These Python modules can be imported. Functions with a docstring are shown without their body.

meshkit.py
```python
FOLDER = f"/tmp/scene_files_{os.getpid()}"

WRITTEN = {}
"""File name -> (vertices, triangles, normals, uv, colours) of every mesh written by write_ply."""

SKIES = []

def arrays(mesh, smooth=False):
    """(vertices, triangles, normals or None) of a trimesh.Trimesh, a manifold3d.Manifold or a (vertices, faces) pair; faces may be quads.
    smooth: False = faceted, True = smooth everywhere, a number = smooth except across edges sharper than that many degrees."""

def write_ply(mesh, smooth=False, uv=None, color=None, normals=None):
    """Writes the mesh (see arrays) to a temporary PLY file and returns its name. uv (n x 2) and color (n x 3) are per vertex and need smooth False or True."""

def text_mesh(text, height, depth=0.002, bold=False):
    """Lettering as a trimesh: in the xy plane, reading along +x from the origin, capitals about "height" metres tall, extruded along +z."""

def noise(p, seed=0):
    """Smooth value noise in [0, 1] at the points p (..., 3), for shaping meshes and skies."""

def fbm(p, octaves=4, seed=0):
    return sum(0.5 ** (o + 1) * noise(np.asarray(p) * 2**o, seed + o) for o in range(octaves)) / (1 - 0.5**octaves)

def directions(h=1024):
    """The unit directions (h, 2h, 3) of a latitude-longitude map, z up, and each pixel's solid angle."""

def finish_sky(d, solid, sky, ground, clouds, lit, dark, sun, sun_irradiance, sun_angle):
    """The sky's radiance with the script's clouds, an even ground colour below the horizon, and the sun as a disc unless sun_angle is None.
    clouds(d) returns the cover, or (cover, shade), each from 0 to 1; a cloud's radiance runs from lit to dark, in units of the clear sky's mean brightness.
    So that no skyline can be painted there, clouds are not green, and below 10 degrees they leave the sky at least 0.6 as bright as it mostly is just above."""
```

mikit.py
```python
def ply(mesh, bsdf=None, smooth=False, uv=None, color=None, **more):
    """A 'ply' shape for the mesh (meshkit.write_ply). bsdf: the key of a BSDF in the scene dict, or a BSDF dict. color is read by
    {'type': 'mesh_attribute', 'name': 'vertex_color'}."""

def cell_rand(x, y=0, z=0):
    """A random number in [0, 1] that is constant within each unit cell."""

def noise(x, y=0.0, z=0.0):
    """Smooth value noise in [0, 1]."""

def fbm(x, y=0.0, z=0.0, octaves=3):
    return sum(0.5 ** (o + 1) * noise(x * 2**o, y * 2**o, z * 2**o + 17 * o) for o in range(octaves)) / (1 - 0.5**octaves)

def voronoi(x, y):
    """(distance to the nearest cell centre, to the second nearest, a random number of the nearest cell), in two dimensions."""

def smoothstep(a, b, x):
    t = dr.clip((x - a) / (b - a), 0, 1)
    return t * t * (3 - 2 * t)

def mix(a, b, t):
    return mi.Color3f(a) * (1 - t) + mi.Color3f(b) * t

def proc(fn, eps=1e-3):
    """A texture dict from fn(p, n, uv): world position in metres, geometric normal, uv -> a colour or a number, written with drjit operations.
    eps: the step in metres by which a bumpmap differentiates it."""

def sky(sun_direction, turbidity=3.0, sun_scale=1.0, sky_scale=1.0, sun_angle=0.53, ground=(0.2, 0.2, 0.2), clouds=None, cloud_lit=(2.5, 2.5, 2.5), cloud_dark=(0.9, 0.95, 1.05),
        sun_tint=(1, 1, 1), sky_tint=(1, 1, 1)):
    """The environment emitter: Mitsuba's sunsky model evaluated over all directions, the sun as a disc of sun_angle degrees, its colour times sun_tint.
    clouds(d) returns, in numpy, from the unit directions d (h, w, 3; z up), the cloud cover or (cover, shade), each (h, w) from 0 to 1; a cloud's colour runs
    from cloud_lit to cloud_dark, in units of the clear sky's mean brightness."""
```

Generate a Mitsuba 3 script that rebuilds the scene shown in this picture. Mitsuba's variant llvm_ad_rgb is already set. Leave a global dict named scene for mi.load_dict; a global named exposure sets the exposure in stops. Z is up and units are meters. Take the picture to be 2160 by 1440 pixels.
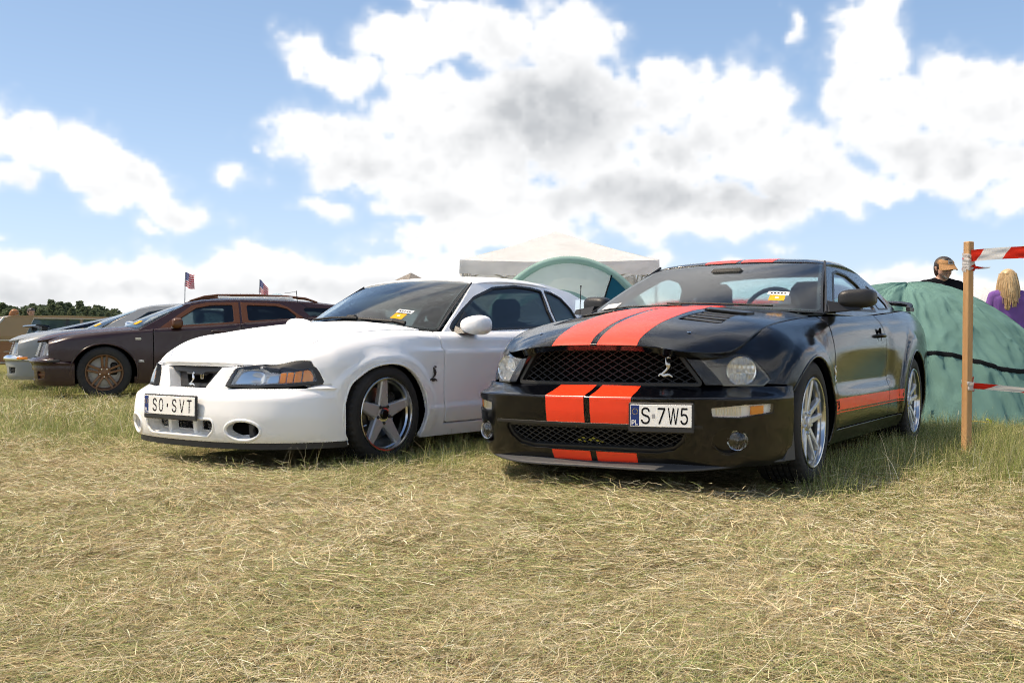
import math, random
import numpy as np, trimesh, shapely, shapely.affinity, drjit as dr, mitsuba as mi, mikit, meshkit
from shapely.geometry import Polygon, LineString, Point, MultiPolygon, box as sbox
from scipy.spatial import Delaunay
from scipy.interpolate import Akima1DInterpolator, RectBivariateSpline, CubicSpline, PchipInterpolator

# ---------------------------------------------------------------- camera, sky, sun, exposure
scene, labels = {}, {}
CAM_H = 0.78
scene['camera'] = {
    'type': 'perspective', 'fov': 2 * math.degrees(math.atan(1080 / 2300.0)), 'fov_axis': 'x', 'near_clip': 0.05, 'far_clip': 6000.0,
    'to_world': mi.ScalarTransform4f().look_at(origin=[0, 0, CAM_H], target=[0, 10, CAM_H - 10 * 2 / 2300.0], up=[0, 0, 1])}
SUN = np.array([-0.56, -0.03, 0.86])
def _az(px, py):
    """Azimuth (0 = straight ahead, + right) and elevation in degrees, from tangents."""
    a = math.atan((px - 1080) / 2300.); return math.degrees(a), math.degrees(math.atan((718 - py) / 2300. * math.cos(a)))

# cumulus heaps: azimuth, elevation, half width, half height (degrees), tilt, weight
HEAPS = [(-1.99, 15.96, 3.11, 1.87, 0, 1),(2.24, 14.8, 3.36, 3.23, 0, 1),(-6.2, 14.96, 2.35, 1.23, 10, 0.95),(-9.87, 13.63, 2.56, 1.22, -28, 0.97),(0.5, 11.74, 4.73, 3.24, 0, 1),(-8.9, 10.18, 3.91, 1.52, -8, 1),(-3.24, 9.8, 5.22, 2.86, 0, 1),(-4.47, 7.12, 4.71, 1.44, -10, 0.93),(-2.86, 5.41, 4.23, 1.19, 0, 0.95),(6.2, 7.34, 6.42, 2.1, -5, 1),(8.65, 12.67, 2.08, 1.84, 0, 1),(11.67, 11.39, 3.02, 2.54, -20, 1),(14.15, 9.29, 3.57, 2.38, -20, 1),(16.47, 7.44, 2.57, 1.4, -10, 0.97),(10.35, 6.54, 5.59, 1.41, 5, 1),(4.23, 9.55, 3.47, 2.23, 0, 1),(17.95, 14.12, 2.03, 2.43, 0, 1),(18.51, 16.16, 1.1, 1.15, 0, 0.95),(16.58, 12.75, 1.4, 1.29, 0, 0.9),(19.18, 11.11, 2.97, 2.06, 0, 1),(21.91, 12.02, 1.96, 1.89, 0, 1),(24.12, 10.74, 2.39, 1.95, 0, 1),(24.64, 12.11, 1.19, 0.86, 0, 0.95),(21.8, 8.9, 4.46, 1.67, -10, 1),(19.18, 7.09, 1.6, 0.73, 10, 0.85),(24.74, 7.05, 1.72, 1.08, 0, 0.95),(-23.92, 9.43, 2.94, 1.13, -18, 1),(-21.05, 8.61, 2.36, 1.53, -20, 1),(-18.84, 7.34, 2.52, 1.1, -20, 1),(-16.58, 6.49, 1.75, 0.65, -12, 0.95),(-19.84, 6.6, 1.59, 0.55, 0, 0.85),(-24.74, 7.94, 1.94, 0.69, -10, 0.85),(-18.29, 5.66, 1.04, 0.37, -15, 0.8),(-26.76, 9.87, 2.52, 1.89, 0, 1),(-4.35, 11.83, 3.47, 2.6, 0, 1),(4.1, 11.47, 3.72, 2.73, 0, 1),(-0.5, 7.14, 3.74, 2.24, 0, 1),(1.25, 4.92, 3.74, 1.25, 0, 0.9),(-7.43, 9.14, 3.2, 1.48, 0, 1),(-14.15, 8.35, 1.14, 0.62, 0, 0.92),(-13.09, 9.92, 0.67, 0.38, -25, 0.72),(-24.95, 4.8, 0.47, 0.22, 0, 0.8),(-23.92, 2.34, 4.14, 1.7, 0, 1),(-20.06, 2.64, 3.17, 1.54, 0, 1),(-17.27, 3.28, 2.21, 1.35, 0, 1),(-14.85, 2.96, 2.84, 1.52, 0, 1),(-13.09, 3.78, 1.92, 1.25, 0, 1),(-9.62, 3.26, 3.66, 1.51, 0, 1),(-5.71, 3.12, 3.46, 1.63, 0, 1),(-15.32, 1.51, 18.88, 1.46, 0, 1),(-28.14, 2.15, 4.13, 1.65, 0, 1),(-2.99, 2.93, 2.24, 1.49, 0, 0.95),(-18.73, 0.66, 16.07, 1.38, 0, 1),(-6.94, 0.69, 17.25, 1.48, 0, 1),(-0.75, 2.69, 2.99, 1.25, 0, 0.85),(19.62, 2.77, 2.16, 0.77, 0, 0.9),(23.08, 2.59, 2.86, 0.66, 0, 0.9),(8.16, 3.99, 0.83, 0.37, 0, 0.8),(13.92, 4.73, 1.48, 0.62, 0, 0.62),(11.79, 3.85, 1.45, 0.39, 0, 0.6),(-9.87, 6.67, 1.71, 0.68, -15, 0.6),(14.15, 15.17, 0.71, 1.07, 25, 0.5),(8.41, 9.47, 3.19, 1.52, 0, 1),(-4.47, 16.95, 1.74, 0.62, -20, 0.7)]
GREYS = [(2.24, 11.49, 3.36, 2.36, 1.15),(6.57, 7.38, 4.69, 0.99, 1.0),(11.79, 7.42, 3.14, 0.82, 0.8),(-2.99, 6.51, 2.73, 0.65, 0.35),(22.02, 8.89, 3.78, 0.89, 0.35),(8.65, 10.19, 2.69, 0.98, 0.35),(-16.01, 2.46, 7.75, 0.56, 0.5),(-23.08, 2.47, 4.84, 0.53, 0.5),(-8.9, 2.66, 6.36, 0.59, 0.5),(-21.8, 7.32, 2.67, 0.49, 0.3),(-7.92, 9.0, 2.7, 0.64, 0.25),(14.15, 7.75, 2.62, 0.95, 0.45),(19.18, 2.77, 2.74, 0.27, 0.3)]

def clouds(d):
    az = np.degrees(np.arctan2(d[..., 0], d[..., 1])); el = np.degrees(np.arcsin(np.clip(d[..., 2], -1, 1)))
    cover, shade = np.zeros(az.shape), np.zeros(az.shape)
    # everywhere: fair-weather cumulus on a flat layer overhead, thinning towards the zenith as it is in view
    z = np.maximum(d[..., 2], .05); q = np.stack([d[..., 0] / z, d[..., 1] / z, 0 * z + 3.0], -1)
    low = el > 2
    f = meshkit.fbm(q[low] * .99, 6, 7)
    t = np.clip((f - .445) / .14, 0, 1); cover[low] = t * t * (3 - 2 * t); shade[low] = np.clip((f - .60) * 2.4, 0, .6)
    # the heaps ahead
    m = (np.abs(az) < 44) & (el < 30)
    A, E = az[m], el[m]; P = np.stack([A * .42, E * .50, 0 * A], -1)
    wx = meshkit.fbm(P * 1.0 + 11, 5, 21) - .5; wy = meshkit.fbm(P * 1.0 + 47, 5, 22) - .5
    bil = np.abs(meshkit.fbm(P * 2.2, 5, 33) - .5) * 2; det = meshkit.fbm(P * 1.9 + 5, 6, 41) - .5; soft = meshkit.fbm(P * .55 + 3, 3, 51) - .5
    A2, E2 = A + wx * 2.6, E + wy * 2.2; F = np.full(A.shape, -1.0)
    for a, e, w, h, tl, k in HEAPS:
        c, s = math.cos(math.radians(tl)), math.sin(math.radians(tl)); u, v = (A2 - a) * c + (E2 - e) * s, -(A2 - a) * s + (E2 - e) * c
        q = np.sqrt((u / w) ** 2 + (v / h) ** 2); F = np.maximum(F, (k + .04 - q) * min(1.0, .35 + h / 2.2))
    f2 = F + det * .85 + (.20 - bil) * .30
    t = np.clip((f2 + .11) / .42, 0, 1); cov = t * t * (3 - 2 * t); veil = np.clip((f2 + .42) / .6, 0, 1) ** 2 * .38; cov = np.maximum(cov, veil)
    S = np.zeros(A.shape); thick = np.clip(f2 * 1.6, 0, 1)
    for a, e, w, h, k in GREYS: S = np.maximum(S, k * np.exp(-(((A + wx * 2.4 - a) / w) ** 2 + ((E + wy * 1.8 - e) / h) ** 2) ** 1.3 * .7))
    S = S * np.clip(.80 + .8 * det, 0, 1.2) * np.clip(thick * 1.6, 0, 1) + thick * np.clip(.09 + .8 * soft + .6 * (bil - .20) + .5 * wy + .35 * det, 0, .5) * .7
    # blend into the general layer at the sides and above
    def ss(a, b, x): t = np.clip((x - a) / (b - a), 0, 1); return t * t * (3 - 2 * t)
    b = (1 - ss(32, 42, np.abs(A))) * (1 - ss(20.5, 28, E))
    cover[m] = cover[m] * (1 - b) + cov * b; shade[m] = shade[m] * (1 - b) + np.clip(S, 0, 1) * b
    return cover, shade
exposure = 2.74
scene['sky'] = mikit.sky(SUN, turbidity=3, sun_scale=.52, sky_scale=.80, ground=(.22, .18, .10), clouds=clouds, cloud_lit=(2.42, 2.42, 2.42), cloud_dark=(1.28, 1.33, 1.39), sky_tint=(1.02, .94, .895))
# ---------------------------------------------------------------- mesh helpers
def label(key, text=None, cat=None, group=None, kind=None):
    d = labels.setdefault(key, {})
    for k, v in (('label', text), ('category', cat), ('group', group), ('kind', kind)):
        if v: d[k] = v

def uniq(key):
    if key not in scene: return key
    i = 1
    while f'{key}_{i:03d}' in scene: i += 1
    return f'{key}_{i:03d}'

def put(key, V, F, N=None, bsdf=None, smooth=False, color=None, uv=None):
    """One entry of the scene from raw arrays (world coordinates)."""
    key = uniq(key)
    V = np.asarray(V, float); F = np.asarray(F, int)
    if F.shape[1] == 4: F = np.vstack([F[:, [0, 1, 2]], F[:, [0, 2, 3]]])
    if N is not None:
        d = {'type': 'ply', 'filename': meshkit.write_ply((V, F), False, uv, color, normals=N), 'face_normals': False}
        d['bsdf'] = {'type': 'ref', 'id': bsdf}
    else:
        d = mikit.ply((V, F), bsdf, smooth=smooth, color=color, uv=uv)
    scene[key] = d
    return key

class Frame:
    """A local frame (x forward, y left, z up) placed in the world."""
    def __init__(s, X, Y, th, Z=0., pit=0., rol=0., k=1.0, key=None):
        fx, fy = -math.sin(th), -math.cos(th)
        s.M = np.array([[fx, -fy, 0], [fy, fx, 0], [pit, rol, 1.0]]) * k
        s.t = np.array([X, Y, Z], float); s.key = key
        s.R = np.array([[fx, -fy, 0], [fy, fx, 0], [0, 0, 1.0]])
    def w(s, V): return np.asarray(V, float) @ s.M.T + s.t
    def n(s, N): return np.asarray(N, float) @ s.R.T
    def add(s, name, mesh, bsdf, smooth=False):
        """mesh: (V,F), (V,F,N) or trimesh in local coordinates."""
        key = s.key + '__' + name if name else s.key
        if isinstance(mesh, tuple):
            V, F = mesh[0], mesh[1]; N = mesh[2] if len(mesh) > 2 else None
        else: V, F, N = mesh.vertices, mesh.faces, None
        return put(key, s.w(V), F, None if N is None else s.n(N), bsdf, smooth)

def join(*ms):
    vs, fs, ns, o = [], [], [], 0
    for m in ms:
        if not isinstance(m, tuple): m = (m.vertices, m.faces)
        F = np.asarray(m[1], int)
        if F.shape[1] == 4: F = np.vstack([F[:, [0, 1, 2]], F[:, [0, 2, 3]]])
        vs.append(np.asarray(m[0], float)); fs.append(F + o); o += len(m[0])
        if len(m) > 2: ns.append(m[2])
    if len(ns) == len(ms): return np.vstack(vs), np.vstack(fs), np.vstack(ns)
    return np.vstack(vs), np.vstack(fs)

def flipy(m):
    V = np.asarray(m[0], float) * [1, -1, 1]; F = np.asarray(m[1], int)[:, ::-1]
    return (V, F, m[2] * [1, -1, 1]) if len(m) > 2 else (V, F)

def moved(m, t=(0, 0, 0), R=None, k=1.0):
    if not isinstance(m, tuple): m = (np.array(m.vertices), np.array(m.faces))
    V = np.asarray(m[0], float) * k
    if R is not None: V = V @ np.asarray(R).T
    out = [V + t, m[1]]
    if len(m) > 2: out.append(m[2] if R is None else m[2] @ np.asarray(R).T)
    return tuple(out)

def rot(axis, a):
    return trimesh.transformations.rotation_matrix(a, axis)[:3, :3]

def cbox(c, s, b=0.01):
    """Box with chamfered edges: centre, size, chamfer."""
    c = np.asarray(c, float); s = np.asarray(s, float) / 2; b = min(b, s.min() * 0.95)
    P = []
    for k in range(3):
        q = s - b; q[k] = s[k]
        for a in np.ndindex(2, 2, 2): P.append(q * (np.array(a) * 2 - 1))
    m = trimesh.convex.convex_hull(np.array(P)); return (np.array(m.vertices) + c, np.array(m.faces))

def hull(pts):
    m = trimesh.convex.convex_hull(np.asarray(pts, float)); return (np.array(m.vertices), np.array(m.faces))

def tube(pts, r, n=8, cap=True):
    p = np.asarray(pts, float); r = np.broadcast_to(r, (len(p),))
    t = np.gradient(p, axis=0); t /= np.linalg.norm(t, axis=1, keepdims=True) + 1e-12
    ref = np.array([0, 0, 1.0]) if abs(t[:, 2]).mean() < 0.8 else np.array([1.0, 0, 0])
    a = np.cross(t, ref); a /= np.linalg.norm(a, axis=1, keepdims=True) + 1e-12
    b = np.cross(t, a); g = np.arange(n) * 2 * np.pi / n
    V = p[:, None] + r[:, None, None] * (np.cos(g)[None, :, None] * a[:, None] + np.sin(g)[None, :, None] * b[:, None])
    i, j = np.meshgrid(np.arange(len(p) - 1), np.arange(n), indexing='ij')
    q = np.stack([i * n + j, (i + 1) * n + j, (i + 1) * n + (j + 1) % n, i * n + (j + 1) % n], -1).reshape(-1, 4)
    F = np.vstack([q[:, [0, 1, 2]], q[:, [0, 2, 3]]]); V = V.reshape(-1, 3)
    if cap:
        for e, o in ((0, 1), (len(p) - 1, 0)):
            V = np.vstack([V, p[e]]); k = len(V) - 1; r0 = e * n + np.arange(n); r1 = e * n + (np.arange(n) + 1) % n
            F = np.vstack([F, np.stack([r0, r1, np.full(n, k)] if o else [r1, r0, np.full(n, k)], 1)])
    return V, F

def lathe(prof, n=64, axis='y', a0=0.0, a1=2 * np.pi):
    """prof: (radius, height) pairs, spun about the axis. Outward for a profile that runs up on the outside."""
    pr = np.asarray(prof, float); full = abs(a1 - a0 - 2 * np.pi) < 1e-6
    m = n if full else n + 1
    g = a0 + (a1 - a0) * np.arange(m) / n
    V = np.stack([pr[:, None, 0] * np.cos(g), np.broadcast_to(pr[:, None, 1], (len(pr), m)), pr[:, None, 0] * np.sin(g)], -1)
    if axis == 'z': V = V[..., [0, 2, 1]] * [1, 1, 1]
    if axis == 'x': V = V[..., [1, 0, 2]]
    i, j = np.meshgrid(np.arange(len(pr) - 1), np.arange(n), indexing='ij')
    j2 = (j + 1) % m
    q = np.stack([i * m + j, (i + 1) * m + j, (i + 1) * m + j2, i * m + j2], -1).reshape(-1, 4)
    if axis in 'xz': q = q[:, ::-1]
    return V.reshape(-1, 3), np.vstack([q[:, [0, 1, 2]], q[:, [0, 2, 3]]])

def grid(P):
    """Quads over a (n, m, 3) array of points."""
    P = np.asarray(P, float); n, m = P.shape[:2]
    i, j = np.meshgrid(np.arange(n - 1), np.arange(m - 1), indexing='ij')
    q = np.stack([i * m + j, (i + 1) * m + j, (i + 1) * m + j + 1, i * m + j + 1], -1).reshape(-1, 4)
    return P.reshape(-1, 3), np.vstack([q[:, [0, 1, 2]], q[:, [0, 2, 3]]])

def tri2(poly, hu, hv):
    """Even triangles over a polygon with holes: points, faces, rings of indices."""
    P = shapely.affinity.scale(poly, 1 / hu, 1 / hv, origin=(0, 0))
    P = shapely.geometry.polygon.orient(P)
    rings, pts = [], []
    for rg in [P.exterior, *P.interiors]:
        c = np.array(shapely.segmentize(rg, 1.0).coords)[:-1]
        keep = np.linalg.norm(c - np.roll(c, 1, 0), axis=1) > 1e-6
        c = c[keep]; rings.append(np.arange(len(c)) + sum(map(len, pts))); pts.append(c)
    x0, y0, x1, y1 = P.bounds
    yy = np.arange(y0 + .4, y1, 0.87); G = []
    for k, y in enumerate(yy): G.append(np.stack([np.arange(x0 + .5 * (k % 2), x1, 1.0), np.full(len(np.arange(x0 + .5 * (k % 2), x1, 1.0)), y)], 1))
    G = np.vstack(G) if G else np.zeros((0, 2)); inn = P.buffer(-0.5)
    if len(G): G = G[shapely.contains_xy(inn, G[:, 0], G[:, 1])]
    Q = np.vstack([*pts, G]); T = Delaunay(Q).simplices
    c = Q[T].mean(1); ar = np.abs(np.cross(Q[T[:, 1]] - Q[T[:, 0]], Q[T[:, 2]] - Q[T[:, 0]]))
    T = T[shapely.contains_xy(P, c[:, 0], c[:, 1]) & (ar > 1e-7)]
    a = Q[T]; s = (a[:, 1, 0] - a[:, 0, 0]) * (a[:, 2, 1] - a[:, 0, 1]) - (a[:, 1, 1] - a[:, 0, 1]) * (a[:, 2, 0] - a[:, 0, 0])
    T[s < 0] = T[s < 0][:, ::-1]
    return Q * [hu, hv], T, rings

def fnorm(f, q, e=2e-4):
    du = f(q + [e, 0]) - f(q - [e, 0]); dv = f(q + [0, e]) - f(q - [0, e])
    n = np.cross(du, dv); return n / (np.linalg.norm(n, axis=1, keepdims=True) + 1e-15)

def panel(f, poly, h=0.03, r=0.004, depth=0.02, off=0.0, ref=None, gap=0.0):
    """Sheet over the surface f((n,2) params) -> (n,3), cut to poly, with rounded edges and a flange turned inwards. ref: a point inside."""
    if not isinstance(poly, shapely.geometry.base.BaseGeometry): poly = Polygon(poly)
    if gap or r: poly = poly.buffer(-(gap + r), join_style=2) if (gap + r) > 0 else poly
    if isinstance(poly, MultiPolygon):
        return join(*[panel(f, p, h, r, depth, off, ref, -r) for p in poly.geoms if p.area > 1e-5])
    hu, hv = h if isinstance(h, tuple) else (h, h)
    q, T, rings = tri2(poly, hu, hv)
    p, n = f(q), fnorm(f, q)
    s = 1.0
    if ref is not None: s = 1.0 if ((p - np.asarray(ref)) * n).sum(1).mean() > 0 else -1.0
    n = n * s; p = p + n * off
    V, F, N = [p], [T if s > 0 else T[:, ::-1]], [n]; o = len(p)
    if depth:
        for k, rg in enumerate(rings):
            c = q[rg] / [hu, hv]; t = np.roll(c, -1, 0) - np.roll(c, 1, 0); m2 = np.stack([t[:, 1], -t[:, 0]], 1)
            m2 /= np.linalg.norm(m2, axis=1, keepdims=True) + 1e-12
            area = 0.5 * np.sum(c[:, 0] * np.roll(c[:, 1], -1) - np.roll(c[:, 0], -1) * c[:, 1])
            if (area < 0) != (k > 0): m2 = -m2
            b = f(q[rg] + m2 * [hu * 1e-3, hv * 1e-3]) - f(q[rg])
            b -= n[rg] * (b * n[rg]).sum(1, keepdims=True); b /= np.linalg.norm(b, axis=1, keepdims=True) + 1e-15
            P = p[rg]; rr, nn = [P], [n[rg]]
            for a in (0.4, 0.8, 1.2, np.pi / 2):
                if r: rr.append(P + b * r * np.sin(a) - n[rg] * r * (1 - np.cos(a))); nn.append(n[rg] * np.cos(a) + b * np.sin(a))
            if not r: rr.append(P); nn.append(b)
            rr.append(rr[-1] - n[rg] * depth); nn.append(b)
            L = len(rg); R = np.vstack(rr); i, j = np.meshgrid(np.arange(len(rr) - 1), np.arange(L), indexing='ij')
            Q = np.stack([i * L + j, i * L + (j + 1) % L, (i + 1) * L + (j + 1) % L, (i + 1) * L + j], -1).reshape(-1, 4)
            tt = np.vstack([Q[:, [0, 1, 2]], Q[:, [0, 2, 3]]])
            fn = np.cross(R[tt[:, 1]] - R[tt[:, 0]], R[tt[:, 2]] - R[tt[:, 0]]); nv = np.vstack(nn)
            bad = (fn * nv[tt].sum(1)).sum(1) < 0; tt[bad] = tt[bad][:, ::-1]
            V.append(R); F.append(tt + o); N.append(nv); o += len(R)
    return np.vstack(V), np.vstack(F), np.vstack(N)

class Flared:
    """A flank with flares swelling round its wheel openings: (u, v of the hub, opening radii, height of the flare)."""
    def __init__(s, net, arches, w=.085, soft=.045): s.net, s.a, s.w, s.soft = net, arches, w, soft
    def __call__(s, q):
        q = np.asarray(q, float); p = s.net(q)
        for cu, cv, ru, rv, h in s.a:
            d = (np.hypot((q[:, 0] - cu) / ru, (q[:, 1] - cv) / rv) - 1) * (ru + rv) / 2; t = np.clip((s.w + s.soft - d) / s.soft, 0, 1); k = t * t * (3 - 2 * t) * np.clip((q[:, 1] - .10) / .25, 0, 1)
            p[:, 1] += h * k * np.sign(p[:, 1] + 1e-9)
        return p

class Net:
    """A smooth surface through a grid of points: stations us, rows vs, P (nu, nv, 3). sym: mirrored in y at us[0]."""
    def __init__(s, us, vs, P, sym=False, n=260, m=120):
        us, vs, P = np.asarray(us, float), np.asarray(vs, float), np.asarray(P, float)
        if sym:
            us = np.concatenate([-us[:0:-1], us]); P = np.concatenate([P[:0:-1] * [1, -1, 1], P])
        U = np.linspace(us[0], us[-1], n); Vv = np.linspace(vs[0], vs[-1], m)
        A = Akima1DInterpolator(us, P, axis=0)(U); A = Akima1DInterpolator(vs, A, axis=1)(Vv)
        s.sp = [RectBivariateSpline(U, Vv, A[..., k]) for k in range(3)]
        s.lim = (us[0], us[-1], vs[0], vs[-1])
    def __call__(s, q):
        q = np.asarray(q, float); u = np.clip(q[:, 0], *s.lim[:2]); v = np.clip(q[:, 1], *s.lim[2:])
        return np.stack([k.ev(u, v) for k in s.sp], 1)

def hf(fun, axes='xy'):
    """Height field as a surface: params are the two axes, fun gives the third."""
    k = ['xyz'.index(a) for a in axes]; o = 3 - sum(k)
    def f(q):
        q = np.asarray(q, float); out = np.zeros((len(q), 3)); out[:, k[0]] = q[:, 0]; out[:, k[1]] = q[:, 1]; out[:, o] = fun(q[:, 0], q[:, 1]); return out
    return f

def rnd(pts, r):
    """Polygon with rounded corners."""
    p = pts if isinstance(pts, Polygon) else Polygon(pts); return p.buffer(-r).buffer(2 * r, quad_segs=6).buffer(-r, quad_segs=6)

def ak(xs, ys):
    o = np.argsort(xs); a = Akima1DInterpolator(np.asarray(xs, float)[o], np.asarray(ys, float)[o]); lo, hi = min(xs), max(xs)
    return lambda t: a(np.clip(t, lo, hi))

def on(f, line, off=0.0, ref=None):
    """Polyline in the params of f, in space, lifted off the surface."""
    q = np.array(shapely.segmentize(LineString(line), 0.02).coords); p = f(q)
    if off:
        n = fnorm(f, q); 
        if ref is not None: n *= np.sign(((p - np.asarray(ref)) * n).sum(1, keepdims=True))
        p = p + n * off
    return p

def lines(poly, spacing, ang, w):
    """Parallel strips clipped to a polygon (grille wires, bars)."""
    c = np.array(poly.centroid.coords[0]); d = np.array([math.cos(ang), math.sin(ang)]); m = np.array([-d[1], d[0]]); R = 2.0
    out = []
    for k in range(int(-R / spacing), int(R / spacing) + 1):
        g = LineString([c + m * k * spacing - d * R, c + m * k * spacing + d * R]).intersection(poly)
        for s in getattr(g, 'geoms', [g]):
            if s.length > 0.008: out.append(np.array(shapely.segmentize(s, 0.06).coords))
    return out

def wires(f, segs, r, off=0.0, n=4):
    e = 1e-3; ms = []
    for s in segs:
        p = f(s)
        if off: p = p + fnorm(f, s) * off
        ms.append(tube(p, r, n, cap=False))
    return join(*ms)

def letters(text, h, wide=1.0, depth=0.002, bold=False):
    m = meshkit.text_mesh(text, h, depth, bold); V = np.array(m.vertices) * [wide, 1, 1]; V[:, :2] -= (V[:, :2].min(0) + V[:, :2].max(0)) / 2
    return V, np.array(m.faces)

# ---------------------------------------------------------------- materials
def rgb(*c): return {'type': 'rgb', 'value': list(map(float, c))}
def mat(name, d): scene[name] = d; return name
def paint(name, col, a=0.04, ior=1.5): mat(name, {'type': 'twosided', 'b': {'type': 'roughplastic', 'diffuse_reflectance': rgb(*col) if not isinstance(col, dict) else col, 'alpha': a, 'int_ior': ior, 'nonlinear': True, 'distribution': 'ggx'}})
def matte(name, col, two=True):
    d = {'type': 'diffuse', 'reflectance': rgb(*col) if not isinstance(col, dict) else col}
    mat(name, {'type': 'twosided', 'b': d} if two else d)
def princ(name, col, rough, metal=0.0, two=True, **k):
    d = {'type': 'principled', 'base_color': rgb(*col) if not isinstance(col, dict) else col, 'roughness': rough, 'metallic': metal, **k}
    mat(name, {'type': 'twosided', 'b': d} if two else d)
N3, F3, SS, MX = mikit.noise, mikit.fbm, mikit.smoothstep, mikit.mix

def dusty(base, dust, amount, top=0.5):
    """Paint with a film of dust: more of it low on the body, in uneven patches."""
    def fn(p, n, uv):
        d = SS(top, 0.08, p.z) * (0.35 + 0.65 * F3(p.x * 6, p.y * 6, p.z * 6)) + 0.25 * SS(0.55, 0.8, F3(p.x * 3, p.y * 3, p.z * 3))
        return MX(base, dust, amount * d)
    return mikit.proc(fn)
paint('black_paint', dusty((.0035, .0045, .0085), (.16, .14, .10), 0.13), 0.02)
princ('red_paint', (.86, .045, .011), .3, clearcoat=1.0, clearcoat_gloss=.97)
princ('white_paint', dusty((.82, .83, .84), (.60, .56, .48), 0.28), .35, clearcoat=1.0, clearcoat_gloss=.97)
paint('glossy_black', (.006, .006, .006), 0.04)
princ('black_plastic', (.018, .018, .019), .45)
princ('grey_plastic', (.045, .046, .05), .5)
princ('dark_plastic', (.010, .010, .010), .6)
princ('chrome', (.86, .87, .88), .06, 1.0)
princ('silver_alloy', (.66, .67, .68), .36, .65)
princ('reflector_chrome', (.90, .90, .90), .10, 1.0)
princ('grey_alloy', (.46, .465, .48), .38, .5)
princ('polished_alloy', (.55, .56, .58), .14, 1.0)
princ('bronze_alloy', (.18, .10, .055), .4, .7)
princ('brake_metal', (.25, .25, .25), .35, 1.0)
def rubber(p, n, uv): return MX((.011, .011, .012), (.07, .062, .05), 0.30 * F3(p.x * 40, p.y * 40, p.z * 40) * SS(0.4, 0.7, F3(p.x * 5, p.y * 5, p.z * 5)))
princ('tyre_rubber', mikit.proc(rubber), .75)
matte('cavity_black', (.006, .006, .006))
matte('seat_fabric', (.02, .02, .022))
matte('grey_fabric', (.06, .065, .065))
def pane_mat(name, col, eta=1.5): mat(name, {'type': 'principledthin', 'base_color': rgb(*col), 'roughness': .02, 'spec_trans': 1.0, 'eta': eta})
pane_mat('clear_glass', (.80, .91, .88))
pane_mat('tinted_glass', (.17, .21, .22), 1.55)
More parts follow.
